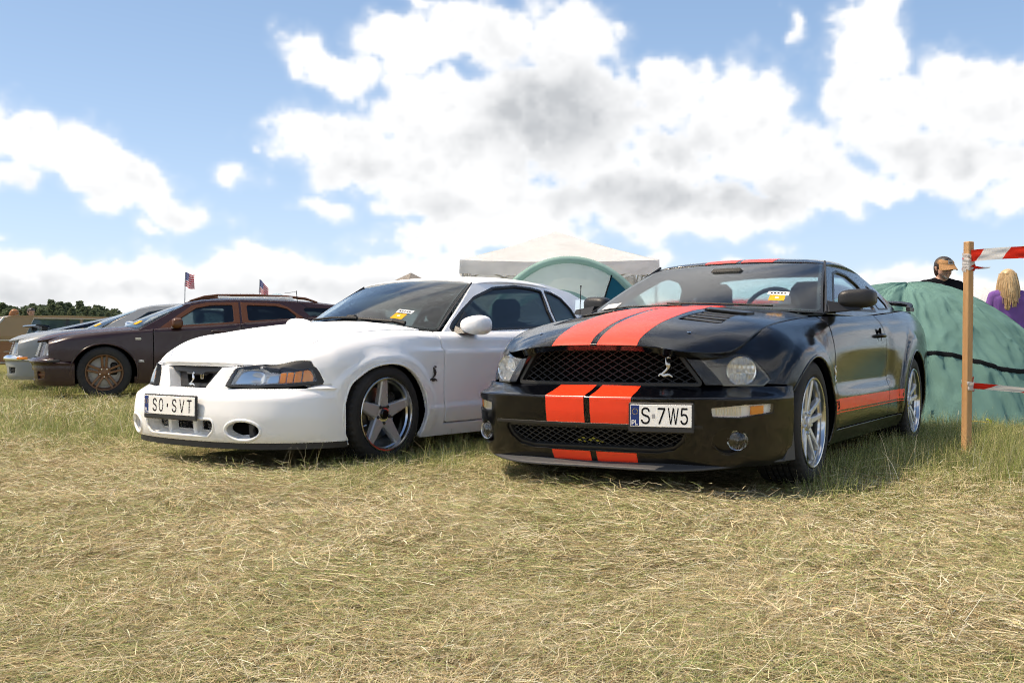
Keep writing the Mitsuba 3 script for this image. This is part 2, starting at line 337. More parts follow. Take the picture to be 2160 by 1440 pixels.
mat('lamp_glass', {'type': 'thindielectric', 'int_ior': 1.45, 'specular_transmittance': rgb(.93, .93, .92)})
mat('smoked_lamp_glass', {'type': 'thindielectric', 'int_ior': 1.45, 'specular_transmittance': rgb(.84, .82, .76)})
paint('amber_lens', (.95, .50, .05), 0.08)
princ('plate_white', (.80, .80, .78), .4)
paint('plate_blue', (.012, .06, .33), 0.15)
matte('ink_black', (.012, .012, .013)); matte('print_white', (.82, .82, .82)); matte('print_yellow', (.80, .55, .05)); matte('print_orange', (.85, .42, .04)); matte('print_grey', (.35, .35, .36))
princ('emblem_metal', (.55, .53, .50), .25, 1.0)
princ('dark_emblem', (.05, .05, .05), .35, .6)
# ---------------------------------------------------------------- wheels
def tyre_mesh(R, rb, W):
    half = [(rb - .004, -.020), (rb + .004, -.008), (rb + .016, -.003), (rb + .022, .0005), (rb + .026, -.001), ((rb + R) / 2, .002), (R - .034, -.002), (R - .024, -.006), (R - .022, -.0075), (R - .012, -.013), (R - .004, -.024), (R, -.034)]
    g = [-.034 - (W - .068) * k for k in (.16, .34, .5, .66, .84)]; tread = []
    for y in g: tread += [(R + .001, y + .005), (R - .008, y + .0035), (R - .008, y - .0035), (R + .001, y - .005)]
    pr = np.array(half + tread + [(r, -W - y) for r, y in half[::-1]]); n = 176
    V, F = lathe(pr, n); k = np.arange(len(V)) // n; j = np.arange(len(V)) % n
    rad = np.hypot(V[:, 0], V[:, 2]); sip = ((j % 4) == 0) & (pr[k, 0] > R - .014)
    f = np.where(sip, (rad - .006) / rad, 1.0); V[:, 0] *= f; V[:, 2] *= f
    return V, F

def ring_disc(prof, n=72): return lathe(prof, n)

def spoke(a0, r0, y0, w0, a1, r1, y1, w1, d0, d1, ch=.007):
    """A bar from hub to rim (angle, radius, face height, width, depth at each end) with chamfered edges on its face."""
    P = []
    for a, r, y, w, d in ((a0, r0, y0, w0, d0), (a1, r1, y1, w1, d1)):
        c = np.array([math.cos(a) * r, 0, math.sin(a) * r]); t = np.array([-math.sin(a), 0, math.cos(a)])
        for s in (-1, 1):
            P += [c + t * s * (w / 2 - ch) + [0, y, 0], c + t * s * w / 2 + [0, y - ch, 0], c + t * s * w / 2 + [0, y - d, 0]]
    return hull(P)

def wheel(fr, x, yout, zc, R, rb, W, style, side, name='wheel', steer=0.0):
    """A wheel as a part with its own pieces. yout: how far the sidewall stands from the car's middle."""
    S = rot([0, 0, 1], steer)
    def at(m, spin=0.0):
        m = m if isinstance(m, tuple) else (m.vertices, m.faces)
        V = np.asarray(m[0]) @ rot([0, 1, 0], spin).T @ S.T; F = m[1]
        if side < 0: V, F = V * [1, -1, 1], np.asarray(F)[:, ::-1]
        return V + [x, side * yout, zc], F
    k = uniq_part(fr.key, name)
    metal = dict(tenspoke='silver_alloy', fivespoke='grey_alloy', twin='bronze_alloy', plain='silver_alloy')[style]
    lip = dict(tenspoke='polished_alloy', fivespoke='polished_alloy', twin='bronze_alloy', plain='polished_alloy')[style]
    add = lambda nm, m, b, sm=False, sp=0.0: fr.add(f'{k}__{nm}', at(m, sp), b, sm)
    add('tyre', tyre_mesh(R, rb, W), 'tyre_rubber', 40)
    add('rim', lathe([(rb - .008, -.024), (rb + .003, -.010), (rb + .004, -.003), (rb, .000), (rb - .008, -.002), (rb - .013, -.010), (rb - .015, -.030), (rb - .024, -.040), (rb - .027, -.075), (rb - .030, -W + .02)], 96), lip, 30)
    add('brake_disc', join(lathe([(.05, -.112), (.165, -.112), (.165, -.135), (.05, -.135)], 48), lathe([(.02, -W + .03), (rb - .03, -W + .03)], 40)), 'brake_metal', 30)
    add('brake_caliper', cbox((-.12, -.115, .05), (.09, .07, .17), .02), 'dark_plastic')
    ms = []
    for i in range(5):
        a = i * 2 * math.pi / 5 + math.pi / 2
        if style == 'tenspoke':
            for e in (-1, 1): ms.append(spoke(a + e * .36, .045, -.040, .040, a + e * .205, rb - .012, -.018, .026, .045, .030, .006))
        elif style == 'fivespoke':
            ms.append(spoke(a, .050, -.036, .092, a, rb - .016, -.024, .056, .04, .035, .008))
        elif style == 'twin':
            for e in (-1, 1): ms.append(spoke(a + e * .38, .055, -.030, .036, a + e * .15, rb - .010, -.014, .030, .035, .03, .005))
        else:
            ms.append(spoke(a, .050, -.030, .070, a, rb - .012, -.016, .050, .04, .03))
    for m in ms: add('spoke', m, metal, 20)
    add('hub', lathe([(.0, -.034), (.040, -.034), (.050, -.038), (.080, -.044), (.084, -.050), (.084, -.10)], 40), 'polished_alloy' if style != 'twin' else metal, 25)
    add('centre_cap', lathe([(0, -.020), (.026, -.021), (.033, -.026), (.034, -.036)], 32), {'fivespoke': 'glossy_black', 'twin': 'bronze_alloy'}.get(style, 'silver_alloy'), 25)
    for i in range(5):
        a = i * 2 * math.pi / 5 + math.pi / 2 + math.pi / 5
        add('lug_nut', moved(lathe([(0, -.026), (.008, -.027), (.010, -.031), (.010, -.05)], 8), (.057 * math.cos(a), 0, .057 * math.sin(a))), 'chrome' if style != 'fivespoke' else 'dark_emblem', 25)
    a = -.35; add('valve', tube([[math.cos(a) * (rb - .03), -.040, math.sin(a) * (rb - .03)], [math.cos(a) * (rb - .055), -.025, math.sin(a) * (rb - .055)]], .004, 6), 'chrome')
    return k

def uniq_part(root, name):
    used = {s[len(root) + 2:].split('__')[0] for s in scene if s.startswith(root + '__')}
    if name not in used: return name
    i = 1
    while f'{name}_{i:03d}' in used: i += 1
    return f'{name}_{i:03d}'

def plate_part(fr, f_at, key, text, W=.52, H=.114):
    """Number plate with holder: f_at places (x right as read, y up, z out) coordinates in the car's frame."""
    def pl(m): return (f_at(np.asarray(m[0], float)), m[1])
    fr.add(f'{key}', pl(cbox((0, -.010, -.006), (W + .022, H + .040, .016), .006)), 'black_plastic')
    fr.add(f'{key}__face', pl(cbox((0, 0, .003), (W, H, .004), .0018)), 'plate_white')
    fr.add(f'{key}__country_band', pl(cbox((-W / 2 + .0235, 0, .0042), (.043, H - .006, .003), .001)), 'plate_blue')
    st = []
    for i in range(12):
        a = i * math.pi / 6; c = np.array([-W / 2 + .0235 + .0135 * math.cos(a), .020 + .0135 * math.sin(a), .006])
        p = [(.0024 * (1 if j % 2 == 0 else .45) * math.sin(j * math.pi / 5), .0024 * (1 if j % 2 == 0 else .45) * math.cos(j * math.pi / 5)) for j in range(10)]
        m = trimesh.creation.extrude_polygon(Polygon(p), .0008, engine='earcut'); st.append(moved(m, c))
    fr.add(f'{key}__star_ring', pl(join(*st)), 'print_yellow')
    fr.add(f'{key}__country_letters', pl(moved(letters('PL', .024, .85, .001, True), (-W / 2 + .0235, -.034, .0059))), 'print_white')
    for ch, x, wd in text:
        fr.add(f'{key}__character', pl(moved(letters(ch, .080, wd, .0012, False), (x, 0, .0052))), 'ink_black')
    return key
princ('lamp_housing', (.16, .15, .12), .35, .6)
matte('peg_yellow', (.55, .62, .04))
paint('tail_red', (.45, .02, .015), .08)
matte('leaf_yellow', (.35, .33, .06))
princ('cooler_metal', (.42, .42, .42), .5, .3)
princ('chrome_soft', (.86, .87, .88), .35, .2, clearcoat=1.0)
pane_mat('screen_glass', (.64, .76, .75), 1.6)
# ---------------------------------------------------------------- ground and grass
rng = np.random.default_rng(7)
def terr(x, y):
    x, y = np.asarray(x, float), np.asarray(y, float)
    p = np.stack([x, y, 0 * x], -1); near = np.exp(-np.square(np.maximum(y - 14, 0) / 12))
    return (.05 * (meshkit.noise(p * .9 + 31, 3) - .5) + .022 * (meshkit.noise(p * 3.1, 4) - .5)) * near - .015
def field_col(p, n, uv):
    big = F3(p.x * .35, p.y * .35, 1.0); mid = F3(p.x * 2.2, p.y * 2.2, 2.0, 4)
    st1 = N3(p.x * 38, p.y * 150, 3.0); st2 = N3((p.x + p.y) * 95, (p.x - p.y) * 28, 4.0); st3 = N3((p.x - .7 * p.y) * 26, (.7 * p.x + p.y) * 110, 8.0)
    s = dr.maximum(dr.maximum(st1, st2), st3); fine = F3(p.x * 60, p.y * 60, 5.0, 2)
    straw = MX((.085, .070, .030), (.46, .38, .22), SS(.50, .95, s) * .75 + .22 * fine)
    green = MX((.055, .062, .016), (.26, .27, .085), SS(.4, .95, s) * .8 + .2 * fine)
    g = SS(6.5, 10.5, p.y + 2.0 * (big - .5) + .55 * dr.maximum(p.x - .8, 0)) * .62 + .38 * SS(.50, .70, mid) 
    return MX(straw, green, dr.clip(g, 0, .92))
matte('field_ground', mikit.proc(field_col))
xs = np.unique(np.concatenate([np.linspace(-7, 7, 141), np.linspace(-40, 40, 61), np.linspace(-3000, 3000, 21)])); ys = np.unique(np.concatenate([np.linspace(.2, 16, 160), np.linspace(16, 80, 40), np.linspace(80, 5000, 20), [-60, -20, -5, -1]]))
GX, GY = np.meshgrid(xs, ys, indexing='ij'); V, F = grid(np.stack([GX, GY, terr(GX, GY)], -1))
put('field', V, F[:, ::1], bsdf='field_ground', smooth=True); label('field', kind='structure')
mat('straw', {'type': 'twosided', 'b': {'type': 'diffuse', 'reflectance': {'type': 'mesh_attribute', 'name': 'vertex_color'}}})
mat('blade', {'type': 'principledthin', 'base_color': {'type': 'mesh_attribute', 'name': 'vertex_color'}, 'roughness': .55, 'diff_trans': .7, 'spec_trans': 0.0, 'eta': 1.35})
STRAW = np.array([(.64, .54, .35), (.74, .66, .49), (.50, .39, .22), (.40, .32, .17), (.34, .35, .15), (.24, .28, .10), (.24, .165, .09), (.58, .53, .32)]) * 1.07
GREEN = np.array([(.20, .25, .07), (.27, .31, .10), (.35, .37, .15), (.43, .40, .20), (.54, .47, .28), (.16, .20, .06)])
OLIVE = np.array([(.24, .25, .09), (.30, .29, .12), (.20, .22, .07), (.38, .33, .17), (.16, .15, .06), (.30, .20, .10)])
def ribbons(base, heading, length, width, pitch, curl, roll, col, seg=3, tip=.25, tipcol=1.0):
    """n ribbons: base (n,3), heading and pitch angles, curl added along the way."""
    n = len(base); P = [base]; h, p = heading.copy(), pitch.copy(); cur = base.copy()
    for k in range(seg):
        st = (length / seg)[:, None]; cur = cur + st * np.stack([np.cos(h) * np.cos(p), np.sin(h) * np.cos(p), np.sin(p)], 1); P.append(cur); p = p - curl / seg; h = h + roll * .35
    V, C = [], []
    for k, q in enumerate(P):
        w = width * (1 - (1 - tip) * k / seg); side = np.stack([-np.sin(heading), np.cos(heading), .55 * np.sin(roll * 40)], 1) * (w / 2)[:, None]
        V += [q - side, q + side]; C += [col * (1 + (tipcol - 1) * k / seg)] * 2
    V = np.stack(V, 1); m = V.shape[1]; F = []
    for k in range(seg): a = 2 * k; F += [[a, a + 1, a + 3], [a, a + 3, a + 2]]
    F = (np.arange(n)[:, None, None] * m + np.array(F)[None]).reshape(-1, 3)
    return V.reshape(-1, 3), F, np.clip(np.stack(C, 1).reshape(-1, 3), 0, .85)
def group(name, V, F, C, bsdf): scene[name] = {'type': 'shapegroup', 'blades': mikit.ply((V, F), bsdf, color=C)}
def pick(pal, w, n): w = np.asarray(w, float); return pal[rng.choice(len(pal), n, p=w / w.sum())] * rng.uniform(.55, 1.3, (n, 1))
NS = 0
def scatter(name, gname, pts, kmin=.85, kmax=1.2, rz=None):
    for (x, y) in pts:
        global NS; NS += 1
        a = rng.uniform(0, 360); k = rng.uniform(kmin, kmax); z = float(terr(x, y))
        scene[f'{name}__{NS:05d}'] = {'type': 'instance', 'g': {'type': 'ref', 'id': gname}, 'to_world': mi.ScalarTransform4f().translate([float(x), float(y), z]).rotate([0, 0, 1], a).scale([k, k, k])}
# lying hay: mats of cut stalks
TS = .5
for v in range(6):
    n = 2100; ang = rng.uniform(0, 2 * np.pi, n); ang = np.where(rng.random(n) < .55, rng.normal(0, .45, n) + np.pi * rng.integers(0, 2, n) + v * .9, ang)
    w = [(3, 2, 2.4, 2, 2, 1.2, .8, 2), (2, 1, 2, 2, 4.0, 3.6, .6, 2), (2, 2.4, 2.4, 1.6, 1.2, .8, 1.6, 1.5)][v % 3]
    cl = rng.uniform(-.5, .5, (60, 2)) * TS; b = cl[rng.integers(0, 60, n)] + rng.normal(0, .055, (n, 2)); u = rng.random(n) < .6; b[u] = (rng.random((u.sum(), 2)) - .5) * TS * 1.25
    base = np.column_stack([b, rng.gamma(1.6, .007, n)])
    L = rng.gamma(3.0, .017, n) + .018; M = ribbons(base, ang, np.minimum(L, .17), rng.uniform(.0008, .0021, n), rng.normal(.05, .16, n), rng.normal(.10, .22, n), rng.normal(0, .22, n), pick(STRAW, w, n))
    group(f'hay_mat_{v}', *M, 'straw')
for v in range(6):   # the same seen from farther: thicker stalks and bundles
    n = 1900; ang = np.where(rng.random(n) < .55, rng.normal(0, .5, n) + v * .9, rng.uniform(0, 2 * np.pi, n)); w = [(3, 2, 2.4, 2, 2, 1.2, .9, 2), (2, 1, 2, 2, 4.0, 3.6, .7, 2), (2, 2.4, 2.4, 1.6, 1.2, .8, 1.8, 1.5)][v % 3]
    cl = rng.uniform(-.5, .5, (40, 2)) * TS; b = cl[rng.integers(0, 40, n)] + rng.normal(0, .06, (n, 2)); u = rng.random(n) < .6; b[u] = (rng.random((u.sum(), 2)) - .5) * TS * 1.25
    M = ribbons(np.column_stack([b, rng.gamma(1.6, .010, n)]), ang, np.minimum(rng.gamma(3.0, .017, n) + .025, .17), rng.uniform(.0014, .0034, n), rng.normal(.06, .15, n), rng.normal(.10, .24, n), rng.normal(0, .22, n), pick(STRAW, w, n)); group(f'hay_mid_{v}', *M, 'straw')
for v in range(3):   # coarse version for farther off
    n = 900; b = (rng.random((n, 2)) - .5) * 1.1; base = np.column_stack([b, rng.gamma(1.5, .010, n)])
    M = ribbons(base, rng.uniform(0, 2 * np.pi, n), rng.uniform(.06, .2, n), rng.uniform(.003, .006, n), rng.normal(.15, .3, n), rng.normal(.3, .5, n), rng.normal(0, .3, n), pick(STRAW, (2, 2, 2, 2, 3, 2.6, .4, 2), n), seg=2)
    group(f'hay_far_{v}', *M, 'straw')
# standing grass
def tuft(n, hmin, hmax, spread, pal, w, wmin=.0011, wmax=.0026, lean=.35, seg=4):
    a = rng.uniform(0, 2 * np.pi, n); r = spread * np.sqrt(rng.random(n)); base = np.column_stack([r * np.cos(a), r * np.sin(a), np.full(n, -.005)])
    return ribbons(base, rng.uniform(0, 2 * np.pi, n), rng.uniform(hmin, hmax, n), rng.uniform(wmin, wmax, n), np.pi / 2 - np.abs(rng.normal(0, lean, n)), rng.gamma(2, .35, n), rng.normal(0, .1, n), pick(pal, w, n), seg=seg, tip=.12, tipcol=1.25)
for v in range(4): group(f'tuft_short_{v}', *tuft(110, .03, .11, .13, GREEN, (3, 3, 3, 2, 1.8, 2), .0018, .0042), 'blade')
for v in range(4): group(f'tuft_tall_{v}', *tuft(120, .07, .20, .14, GREEN, (2.5, 3, 3, 2.4, 2.0, 1.5), .0018, .0044, lean=.34), 'blade')
for v in range(3): group(f'tuft_dry_{v}', *tuft(60, .04, .13, .16, STRAW, (3, 3, 2, 2, 2, 1, 1, 2), lean=.5), 'blade')
for v in range(4): group(f'tuft_olive_{v}', *tuft(130, .02, .06, .15, OLIVE, (3, 3, 3, 2, 1.5, 1), .0014, .0034, lean=.65), 'blade')
for v in range(3):
    M = tuft(9, .16, .34, .10, STRAW, (3, 3, 2, 1, 2, 1, 0, 2), .0018, .0030, .30, 6); group(f'stalk_{v}', *M, 'blade')
def inview(x, y, m=.35): return np.abs(x) < (y * 1080 / 2300 + m)
def jgrid(y0, y1, s):
    X, Y = np.meshgrid(np.arange(-y1 * .5 - 1, y1 * .5 + 1, s), np.arange(y0, y1, s)); X = X.ravel() + rng.uniform(-.5, .5, X.size) * s; Y = Y.ravel() + rng.uniform(-.5, .5, Y.size) * s
    k = inview(X, Y); return X[k], Y[k]
def nz(x, y, s, seed): return meshkit.fbm(np.stack([x * s, y * s, 0 * x], -1), 3, seed)
def greenness(x, y):
    """How far the standing grass has taken over from cut hay: behind the cars' noses and out to the right."""
    return np.clip((y + .75 * np.maximum(x - .9, 0) - 5.9 - .8 * (x < -1) * np.minimum(-x - 1, 2) + 1.4 * (nz(x, y, .8, 9) - .5)) / 2.3 + .12, 0, 1)
def under_car(x, y):
    out = np.zeros(x.shape, bool)
    for X, Y, th, lf, lr in ((.849, 6.319, .534, .70, 3.6), (-1.499, 7.538, .658, .72, 3.4), (-5.77, 15.46, 1.22, .8, 3.9)):
        fx, fy = -math.sin(th), -math.cos(th); dx, dy = x - X, y - Y; u, w = dx * fx + dy * fy, -dx * fy + dy * fx
        out |= (u < lf) & (u > -lr) & (np.abs(w) < .80)
    return out
X, Y = jgrid(1.75, 8.6, .30); k = ~under_car(X, Y) & (rng.random(len(X)) < 1 - .75 * greenness(X, Y)); X, Y = X[k], Y[k]; vv = np.floor(nz(X, Y, .9, 2) * 3.0 + rng.normal(0, .6, len(X))).astype(int) % 3 + 3 * rng.integers(0, 2, len(X))
far = Y > 3.5 + rng.uniform(-.5, .5, len(Y))
for v in range(6): scatter('mown_hay', f'hay_mat_{v}', np.column_stack([X, Y])[(vv == v) & ~far]); scatter('mown_hay', f'hay_mid_{v}', np.column_stack([X, Y])[(vv == v) & far])
X, Y = jgrid(8.2, 22, .8); k = ~under_car(X, Y); X, Y = X[k], Y[k]; vv = rng.integers(0, 3, len(X))
for v in range(3): scatter('mown_hay', f'hay_far_{v}', np.column_stack([X, Y])[vv == v])
X, Y = jgrid(3.6, 9.5, .115); g = greenness(X, Y); k = ~under_car(X, Y) & (rng.random(len(X)) < g * .95); X, Y, g = X[k], Y[k], g[k]
tall = rng.random(len(X)) < np.clip(.15 + .55 * (X > .6), 0, 1) * g ** 1.5
vv = rng.integers(0, 4, len(X))
for v in range(4):
    scatter('grass', f'tuft_tall_{v}', np.column_stack([X, Y])[tall & (vv == v)], .6, 1.15); scatter('grass', f'tuft_short_{v}', np.column_stack([X, Y])[~tall & (vv == v)], .7, 1.3)
X, Y = jgrid(9.5, 24, .30); k = ~under_car(X, Y) & (rng.random(len(X)) < .8); X, Y = X[k], Y[k]; vv = rng.integers(0, 4, len(X))
for v in range(4): scatter('grass', f'tuft_short_{v}', np.column_stack([X, Y])[vv == v], 1.1, 1.9)
X, Y = jgrid(1.9, 6.5, .30); k = rng.random(len(X)) < (.05 + .35 * (nz(X, Y, 1.6, 14) > .56)) * (1 - greenness(X, Y)); X, Y = X[k], Y[k]; vv = rng.integers(0, 3, len(X))
for v in range(3): scatter('grass', f'tuft_dry_{v}', np.column_stack([X, Y])[vv == v], .6, 1.1)
X, Y = jgrid(1.9, 7.0, .34); k = rng.random(len(X)) < (.10 + .45 * (nz(X, Y, 1.1, 17) > .52)) * (1 - greenness(X, Y)); X, Y = X[k], Y[k]; vv = rng.integers(0, 4, len(X))
for v in range(4): scatter('grass', f'tuft_short_{v}', np.column_stack([X, Y])[vv == v], .30, .62)
X, Y = jgrid(1.9, 8.0, .21); n1 = nz(X, Y, .75, 41); n2 = nz(X, Y, 2.6, 43); k = ~under_car(X, Y) & (rng.random(len(X)) < np.clip((.55 * n1 + .45 * n2 - .47) * 7, 0, .9)); X, Y = X[k], Y[k]; vv = rng.integers(0, 4, len(X))
for v in range(4): scatter('grass', f'tuft_olive_{v}', np.column_stack([X, Y])[vv == v], .55, 1.05)
X, Y = jgrid(4.2, 9.5, .33); k = (rng.random(len(X)) < .42 * greenness(X, Y)) & ~under_car(X, Y); X, Y = X[k], Y[k]; vv = rng.integers(0, 3, len(X))
for v in range(3): scatter('grass', f'stalk_{v}', np.column_stack([X, Y])[vv == v], .6, 1.05)
label('mown_hay', 'dry cut hay lying over the field in front of the cars', 'hay', kind='stuff'); label('grass', 'standing green and yellow grass round and behind the cars', 'grass', kind='stuff')
# ---------------------------------------------------------------- the black sports car
BK = Frame(.849, 6.319, .534, -.002, .005, .004, key='sports_car')
label('sports_car', 'black sports coupe with red racing stripes over bonnet and bumper, beside the wooden post', 'car')
CEN = np.array([-1.3, 0, .45])
# flank: stations along the side (u), rows up the side (v)
FV = [.18, .27, .36, .46, .54, .63, .72, .79, .85, .90]
def st(x, ys, zs=None, lean=0.0):
    zs = zs or FV
    return [(x - lean * (z - .62), y, z) for y, z in zip(ys, zs)]
def zt(z6, z7, z8, z9): return FV[:6] + [z6, z7, z8, z9]
FS = [
 (.40, st(.778, [.40] * 10, FV[:4] + [.54, .60, .66, .70, .718, .733], .06)),
 (.548, st(.700, [.525] * 6 + [.52, .515, .50, .49], FV[:4] + [.545, .60, .65, .69, .708, .725], .16)),
 (.752, st(.580, [.69] * 6 + [.685, .675, .66, .645], FV[:4] + [.55, .60, .655, .695, .715, .735], .25)),
 (.911, st(.455, [.795] * 4 + [.80, .80, .79, .77, .735, .69], FV[:4] + [.55, .61, .665, .715, .755, .79], .25)),
 (1.056, st(.333, [.86] * 4 + [.868, .866, .855, .825, .775, .705], zt(.70, .76, .805, .835), .1)),
 (1.189, st(.2, [.89, .893, .896, .898, .899, .897, .883, .845, .79, .715], zt(.715, .78, .828, .862))),
 (1.389, st(0, [.89, .895, .90, .905, .907, .907, .893, .85, .80, .722], zt(.72, .79, .845, .885))),
 (1.589, st(-.2, [.885, .893, .90, .903, .903, .901, .888, .853, .815, .726], zt(.72, .80, .86, .902))),
 (1.80, st(-.41, [.87, .893, .90, .902, .893, .892, .886, .868, .835, .735], zt(.72, .80, .873, .918))),
 (2.10, st(-.71, [.86, .893, .903, .903, .884, .886, .886, .874, .85, .80], zt(.72, .80, .878, .932))),
 (2.64, st(-1.25, [.86, .893, .905, .905, .876, .880, .886, .880, .862, .81], zt(.72, .80, .88, .947))),
 (3.14, st(-1.75, [.86, .893, .905, .905, .874, .878, .885, .881, .864, .81], zt(.72, .80, .885, .965))),
 (3.34, st(-1.95, [.86, .893, .905, .905, .880, .880, .886, .882, .866, .808], zt(.72, .80, .89, .975))),
 (3.50, st(-2.11, [.865, .895, .905, .906, .902, .902, .902, .893, .868, .805], zt(.72, .80, .89, .985))),
 (3.75, st(-2.36, [.87, .90, .91, .915, .917, .917, .912, .900, .872, .80], zt(.72, .80, .90, 1.0))),
 (4.11, st(-2.72, [.88, .905, .912, .918, .920, .920, .915, .905, .87, .79], zt(.73, .82, .92, 1.02))),
 (4.54, st(-3.15, [.87, .89, .90, .905, .907, .907, .902, .89, .85, .77], zt(.73, .83, .94, 1.035))),
 (4.90, st(-3.50, [.84, .86, .87, .872, .874, .874, .870, .86, .82, .75], zt(.73, .83, .94, 1.03))),
 (5.16, st(-3.70, [.70, .74, .76, .77, .775, .775, .775, .76, .73, .68], zt(.73, .83, .94, 1.02))),
 (5.50, st(-3.78, [.35, .38, .40, .40, .40, .40, .40, .40, .40, .40], zt(.73, .83, .94, 1.02))),
]
flankB0 = Net([a for a, _ in FS], FV, [b for _, b in FS], n=420)
U = lambda x: 1.389 - x
flankB = Flared(flankB0, [(U(0), .33, .385, .362, .020), (U(-2.72), .34, .39, .368, .022)], .075, .05)
def ellip(cx, cy, rx, ry, n=48, a0=0, a1=2 * math.pi): return Polygon([(cx + rx * math.cos(a0 + (a1 - a0) * i / n), cy + ry * math.sin(a0 + (a1 - a0) * i / n)) for i in range(n)])
archF = ellip(U(0), .33, .385, .362); archR = ellip(U(-2.72), .34, .39, .368)
GAP = .0025
def both(fr, name, m, b, smooth=False):
    fr.add(name, m, b, smooth); return fr.add(name + '_001' if '__' not in name else name.split('__')[0] + '_001__' + '__'.join(name.split('__')[1:]), flipy(m), b, smooth)

# headlight outline in (u, v) of the flank
lensB = rnd([(.520, .842), (.672, .549), (.882, .541), (.920, .575), (.893, .63), (.852, .705), (.808, .785), (.765, .825), (.669, .858)], .014)
fender = Polygon([(.572, .547), (.425, .89), (.45, .90), (U(-.52), .90), (U(-.505), .79), (U(-.50), .63), (U(-.50), .18), (1.2, .18), (1.0, .545)]).difference(archF).difference(lensB)
fender = max(fender.geoms, key=lambda g: g.area) if isinstance(fender, MultiPolygon) else fender
low_rear = Polygon([(U(-.2), .18), (U(-.50), .18), (U(-.5), .56), (U(-.3), .56)]).difference(archF)
both(BK, 'fender', panel(flankB, fender, .022, .004, .03, ref=CEN, gap=GAP), 'black_paint')
door = Polygon([(U(-.505), .27), (U(-.505), .63), (U(-.512), .79), (U(-.53), .90), (U(-1.80), .90), (U(-1.90), .80), (U(-1.92), .63), (U(-1.90), .40), (U(-1.86), .27)])
both(BK, 'door', panel(flankB, rnd(door, .02), .03, .003, .03, ref=CEN, gap=GAP), 'black_paint')
sill = Polygon([(U(-.36), .18), (U(-.36), .265), (U(-.50), .265), (U(-1.86), .265), (U(-2.30), .265), (U(-2.32), .18)]).difference(archF).difference(archR)
both(BK, 'sill', panel(flankB, sill, .04, .003, .03, ref=CEN, gap=0), 'black_paint')
quarter = Polygon([(U(-1.86), .27), (U(-1.90), .40), (U(-1.92), .63), (U(-1.90), .80), (U(-1.80), .90), (5.10, .90), (5.10, .20), (U(-2.3), .20), (U(-2.3), .27)]).difference(archR)
quarter = max(quarter.geoms, key=lambda g: g.area) if isinstance(quarter, MultiPolygon) else quarter
both(BK, 'rear_quarter_panel', panel(flankB, quarter, .03, .004, .03, ref=CEN, gap=GAP), 'black_paint')
both(BK, 'tail_panel', panel(flankB, [(5.10, .22), (5.10, .90), (5.48, .90), (5.48, .22)], .04, .003, .02, ref=CEN), 'black_paint')
# arch lips: a rolled edge round each wheel opening
for (nm, cx, cz, rr, rz, a0, a1) in (('fender', 0, .33, .387, .364, -.35, math.pi + .40), ('rear_quarter_panel', -2.72, .34, .392, .370, -.4, math.pi + .4)):
    a = np.linspace(a0, a1, 60); q = np.stack([U(cx + rr * np.cos(a)), cz + rz * np.sin(a)], 1); q[:, 1] = np.maximum(q[:, 1], .2)
    both(BK, nm + '__arch_lip', tube(flankB(q) + [0, -.004, 0], .009, 8), 'black_paint', True)
# side stripe with lettering, one piece per panel
for nm, x0, x1 in (('fender', -.36, -.497), ('door', -.513, -1.885), ('rear_quarter_panel', -1.893, -2.27)):
    for z0, z1 in ((.378, .445), (.362, .369)):
        pg = Polygon([(U(x0), z0), (U(x0), z1), (U(x1), z1), (U(x1), z0)]).difference(archF).difference(archR)
        m = panel(flankB, pg, .03, 0, 0, off=.0012, ref=CEN); key = nm + '__side_stripe'
        BK.add(key, m, 'red_paint'); BK.add(nm + '_001__side_stripe', flipy(m), 'red_paint')
def wrap_text(fr, name, text, h, wide, f, u0, v0, bsdf, off=.002, sgn=-1, slant=0.0):
    V, F = letters(text, h, wide, .001)
    q = np.stack([u0 + sgn * (V[:, 0] + slant * V[:, 1]), v0 + V[:, 1]], 1); p = f(q); n = fnorm(f, q); n *= np.sign(((p - CEN) * n).sum(1, keepdims=True))
    return fr.add(name, (p + n * (off + V[:, 2:3]), F), bsdf)
wrap_text(BK, 'fender__lettering', 'GT500', .046, .95, flankB, U(-.43), .412, 'ink_black', sgn=1)

# bumper: plan curve of its crease, rows up the face with their insets
_pl = np.array([(.930, 0), (.920, .25), (.880, .5), (.790, .69), (.690, .785), (.57, .848), (.46, .882), (.37, .899)])
_s = np.concatenate([[0], np.cumsum(np.linalg.norm(np.diff(_pl, axis=0), axis=1))])
_pp = np.vstack([_pl[:0:-1] * [1, -1], _pl]); _ss = np.concatenate([-_s[:0:-1], _s]); _cs = CubicSpline(_ss, _pp)
def bumper_net(rows, cs, s):
    """rows: (z, inset at each station)."""
    P = []
    for i, si in enumerate(s):
        p, d = cs(si), cs(si, 1); n = np.array([d[1], -d[0]]); n /= np.linalg.norm(n)
        P.append([(p[0] - n[0] * ins[i], p[1] - n[1] * ins[i], z[i] if isinstance(z, (list, tuple)) else z) for z, ins in rows])
    return P
BV = [.15, .175, .215, .29, .366, .43, .475, .487, .496, .520, .548]
BI = [[.115, .11, .10, .07, .06, .05, .04, .03], [.095, .09, .08, .055, .045, .035, .03, .02], [.076, .07, .06, .04, .03, .025, .02, .012], [.038, .035, .03, .022, .018, .014, .01, .006],
      [.016, .015, .014, .010, .008, .006, .004, .002], [.005, .005, .005, .004, .003, .002, .002, .0], [.001] * 8, [0.0] * 8, [.006, .006, .006, .006, .006, .005, .003, .001],
      [.085, .085, .09, .10, .085, .055, .018, .004], [.158, .160, .175, .185, .150, .085, .03, .006]]
bumpB = Net(_s, BV, bumper_net(list(zip(BV, BI)), _cs, _s), sym=True, n=360, m=160)
SE = _s[-1]
lower_open = rnd([(-.535, .343), (.535, .343), (.50, .275), (.455, .236), (.36, .218), (-.36, .218), (-.455, .236), (-.50, .275)], .022)
